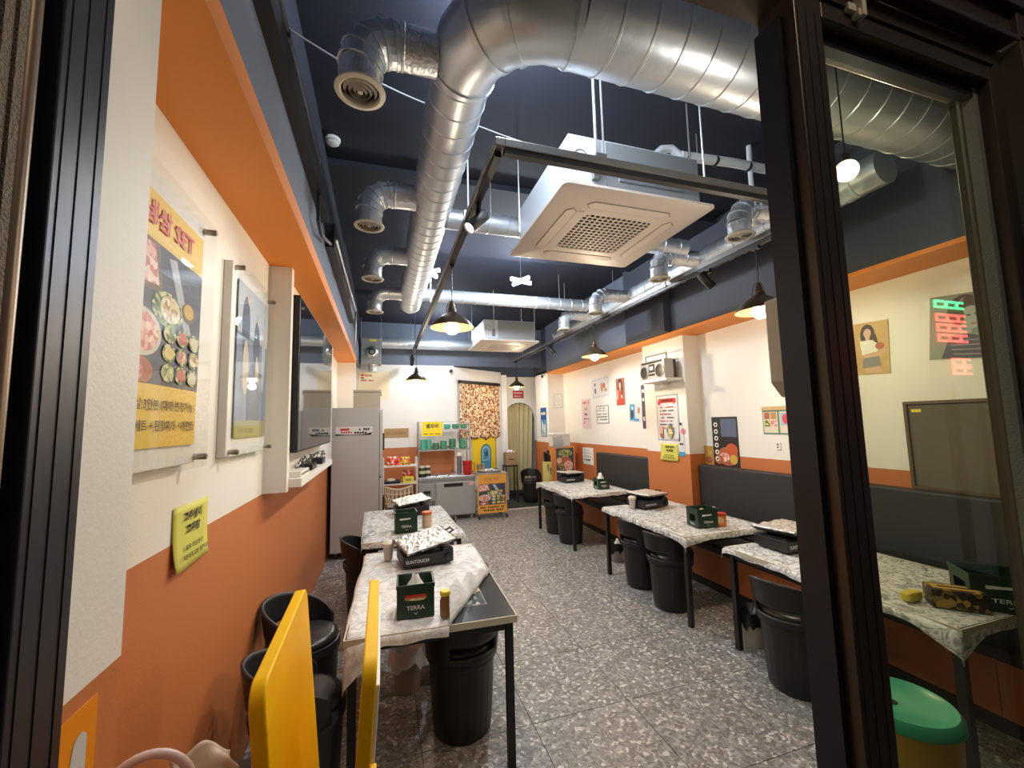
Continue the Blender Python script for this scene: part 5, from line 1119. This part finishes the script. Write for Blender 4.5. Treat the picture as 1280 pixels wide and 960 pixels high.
sheet('woman_poster', 'tan poster of a woman in white top and shorts on the near right wall', 'poster', (RXW, 2.135, 2.155), 'right', .235, .40, m_tan, [(m_hair, ell(-.02, .10, .05, .085)), (m_skin, ell(-.02, .115, .026, .036)), (m_skin, rect(-.035, -.005, .05, .09)), (m_skin, [(-.05, -.05), (.05, -.05), (.06, -.19), (-.04, -.19)]), (m_paper, [(-.075, .06), (.035, .06), (.045, -.03), (-.06, -.05)]), (m_khaki, [(-.055, -.075), (.05, -.065), (.065, -.14), (-.06, -.15)]), (m_skin, [(.03, .05), (.06, .03), (.10, -.03), (.05, -.06), (.045, -.045), (.075, -.025), (.04, .02)]), (m_soup, ell(.06, .01, .03, .025)), (m_hair, [(.005, .12), (.035, .10), (.05, .03), (.02, .05)])], tilt=.05)
m_pst = mat('printed teal grey', (.16, .20, .20), .5, var=(6, .3)); m_face = mat('printed grey skin', (.34, .37, .34), .5); m_stripe = mat('printed pale stripe', (.30, .22, .26), .5)
sheet('girl_poster', 'grey poster of a woman with headband and striped shirt behind the glass', 'poster', (RXW, 1.63, 2.205), 'right', .29, .42, mat('poster grey green', (.24, .25, .20), .5, var=(5, .3)), [(m_pst, rect(.0, .14, -.05, .20)), (m_hair, ell(.03, .10, .085, .10)), (m_face, ell(.06, .05, .055, .075)), (m_face, [(.02, -.02), (.07, -.03), (.06, -.07), (.0, -.06)]), (m_hair, ell(.0, .06, .03, .06)), (m_stripe, [(-.01, .14), (.02, .18), (.03, .178), (.0, .135)]), (m_pn, [(-.08, -.205), (.14, -.205), (.13, -.08), (.05, -.05), (-.04, -.06)])]+[(m_stripe, [(-.05+.01*k, -.085-.03*k), (.13, -.09-.03*k), (.13, -.097-.03*k), (-.05+.01*k, -.093-.03*k)]) for k in range(4)]+[(m_hair, ell(.05, .065, .012, .005)), (m_hair, ell(.085, .07, .010, .005)), (m_soup, ell(.075, .01, .014, .005))], tilt=.10)
hb = thing('framed_board', 'framed grey brown glossy board above the bench behind the glass', 'board', (RXW, 1.70, 1.435), -PI/2); m_frm = mat('brown frame', (.12, .08, .045), .4)
box('panel', -.25, .25, -.012, 0, -.29, .29, mat('grey brown glass panel', (.15, .13, .10), .12, var=(3, .15)), hb)
for x0, x1, z0, z1 in ((-.265, -.245, -.30, .30), (.245, .265, -.30, .30), (-.245, .245, .28, .30), (-.245, .245, -.30, -.28)): box('frame_bar', x0, x1, -.025, 0, z0, z1, m_frm, hb)
MB().use(mat('yellow sticker', (.8, .65, .05), .5)).poly(rect(-.225, -.17, .225, .245), -.0125).build('sticker_print', None, hb)
# ---- lamp near the entrance and the neon sign across the street (seen mirrored in the window)
gp = thing('globe_lamp', 'warm glowing globe lamp seen through the top of the window glass', 'lamp', (1.632, 1.0, 2.55)); gp.scale = (.75, .75, .75); m_globe = mat('glowing globe', (1, .95, .85), .4, emit=((1, .86, .6), 5))
MB().lathe([(0, -.05)]+[(.05*math.sin(PI*k/10), -.05*math.cos(PI*k/10)) for k in range(1, 10)]+[(0, .05)], 24).build('globe', m_globe, gp, smooth=True); MB().lathe([(.018, .045), (.02, .08), (0, .085)], 14).build('socket', m_blackp, gp, smooth=True); MB().tube([(0, 0, .08), (0, 0, (CZ-2.55)/.75)], .0035, 6).build('cord', m_blackp, gp)
light('globe_light', 'POINT', (1.64, 1.0, 2.48), 14, NEUT, .05)

ns = thing('neon_sign', 'red and green neon sign across the street, seen mirrored in the window', 'neon sign', (6.35, -1.72, 2.1), PI)
box('backing', -.45, .45, -.03, 0, -.05, .95, m_blackm, ns); m_nr = mat('red neon', (1, .1, .1), .4, emit=((1, .07, .06), 14)); m_ng = mat('green neon', (.1, 1, .4), .4, emit=((.05, 1, .35), 9)); m_nc = mat('cyan neon', (.1, .8, 1), .4, emit=((.05, .65, 1), 8))
for z, m_, n in ((.78, m_ng, 3), (.62, m_nr, 3), (.50, m_nr, 3), (.38, m_nr, 3), (.10, m_nr, 2), (.0, m_nr, 2)):
    for k in range(n):
        x = -.30+.20*k; MB().tube([(x, -.05, z), (x+.15, -.05, z), (x+.15, -.05, z+.07), (x, -.05, z+.07)], .014, 8).build('neon_tube', m_, ns, smooth=True)
box('pole', -.04, .04, 0, .08, -2.12, .95, m_blackm, ns)
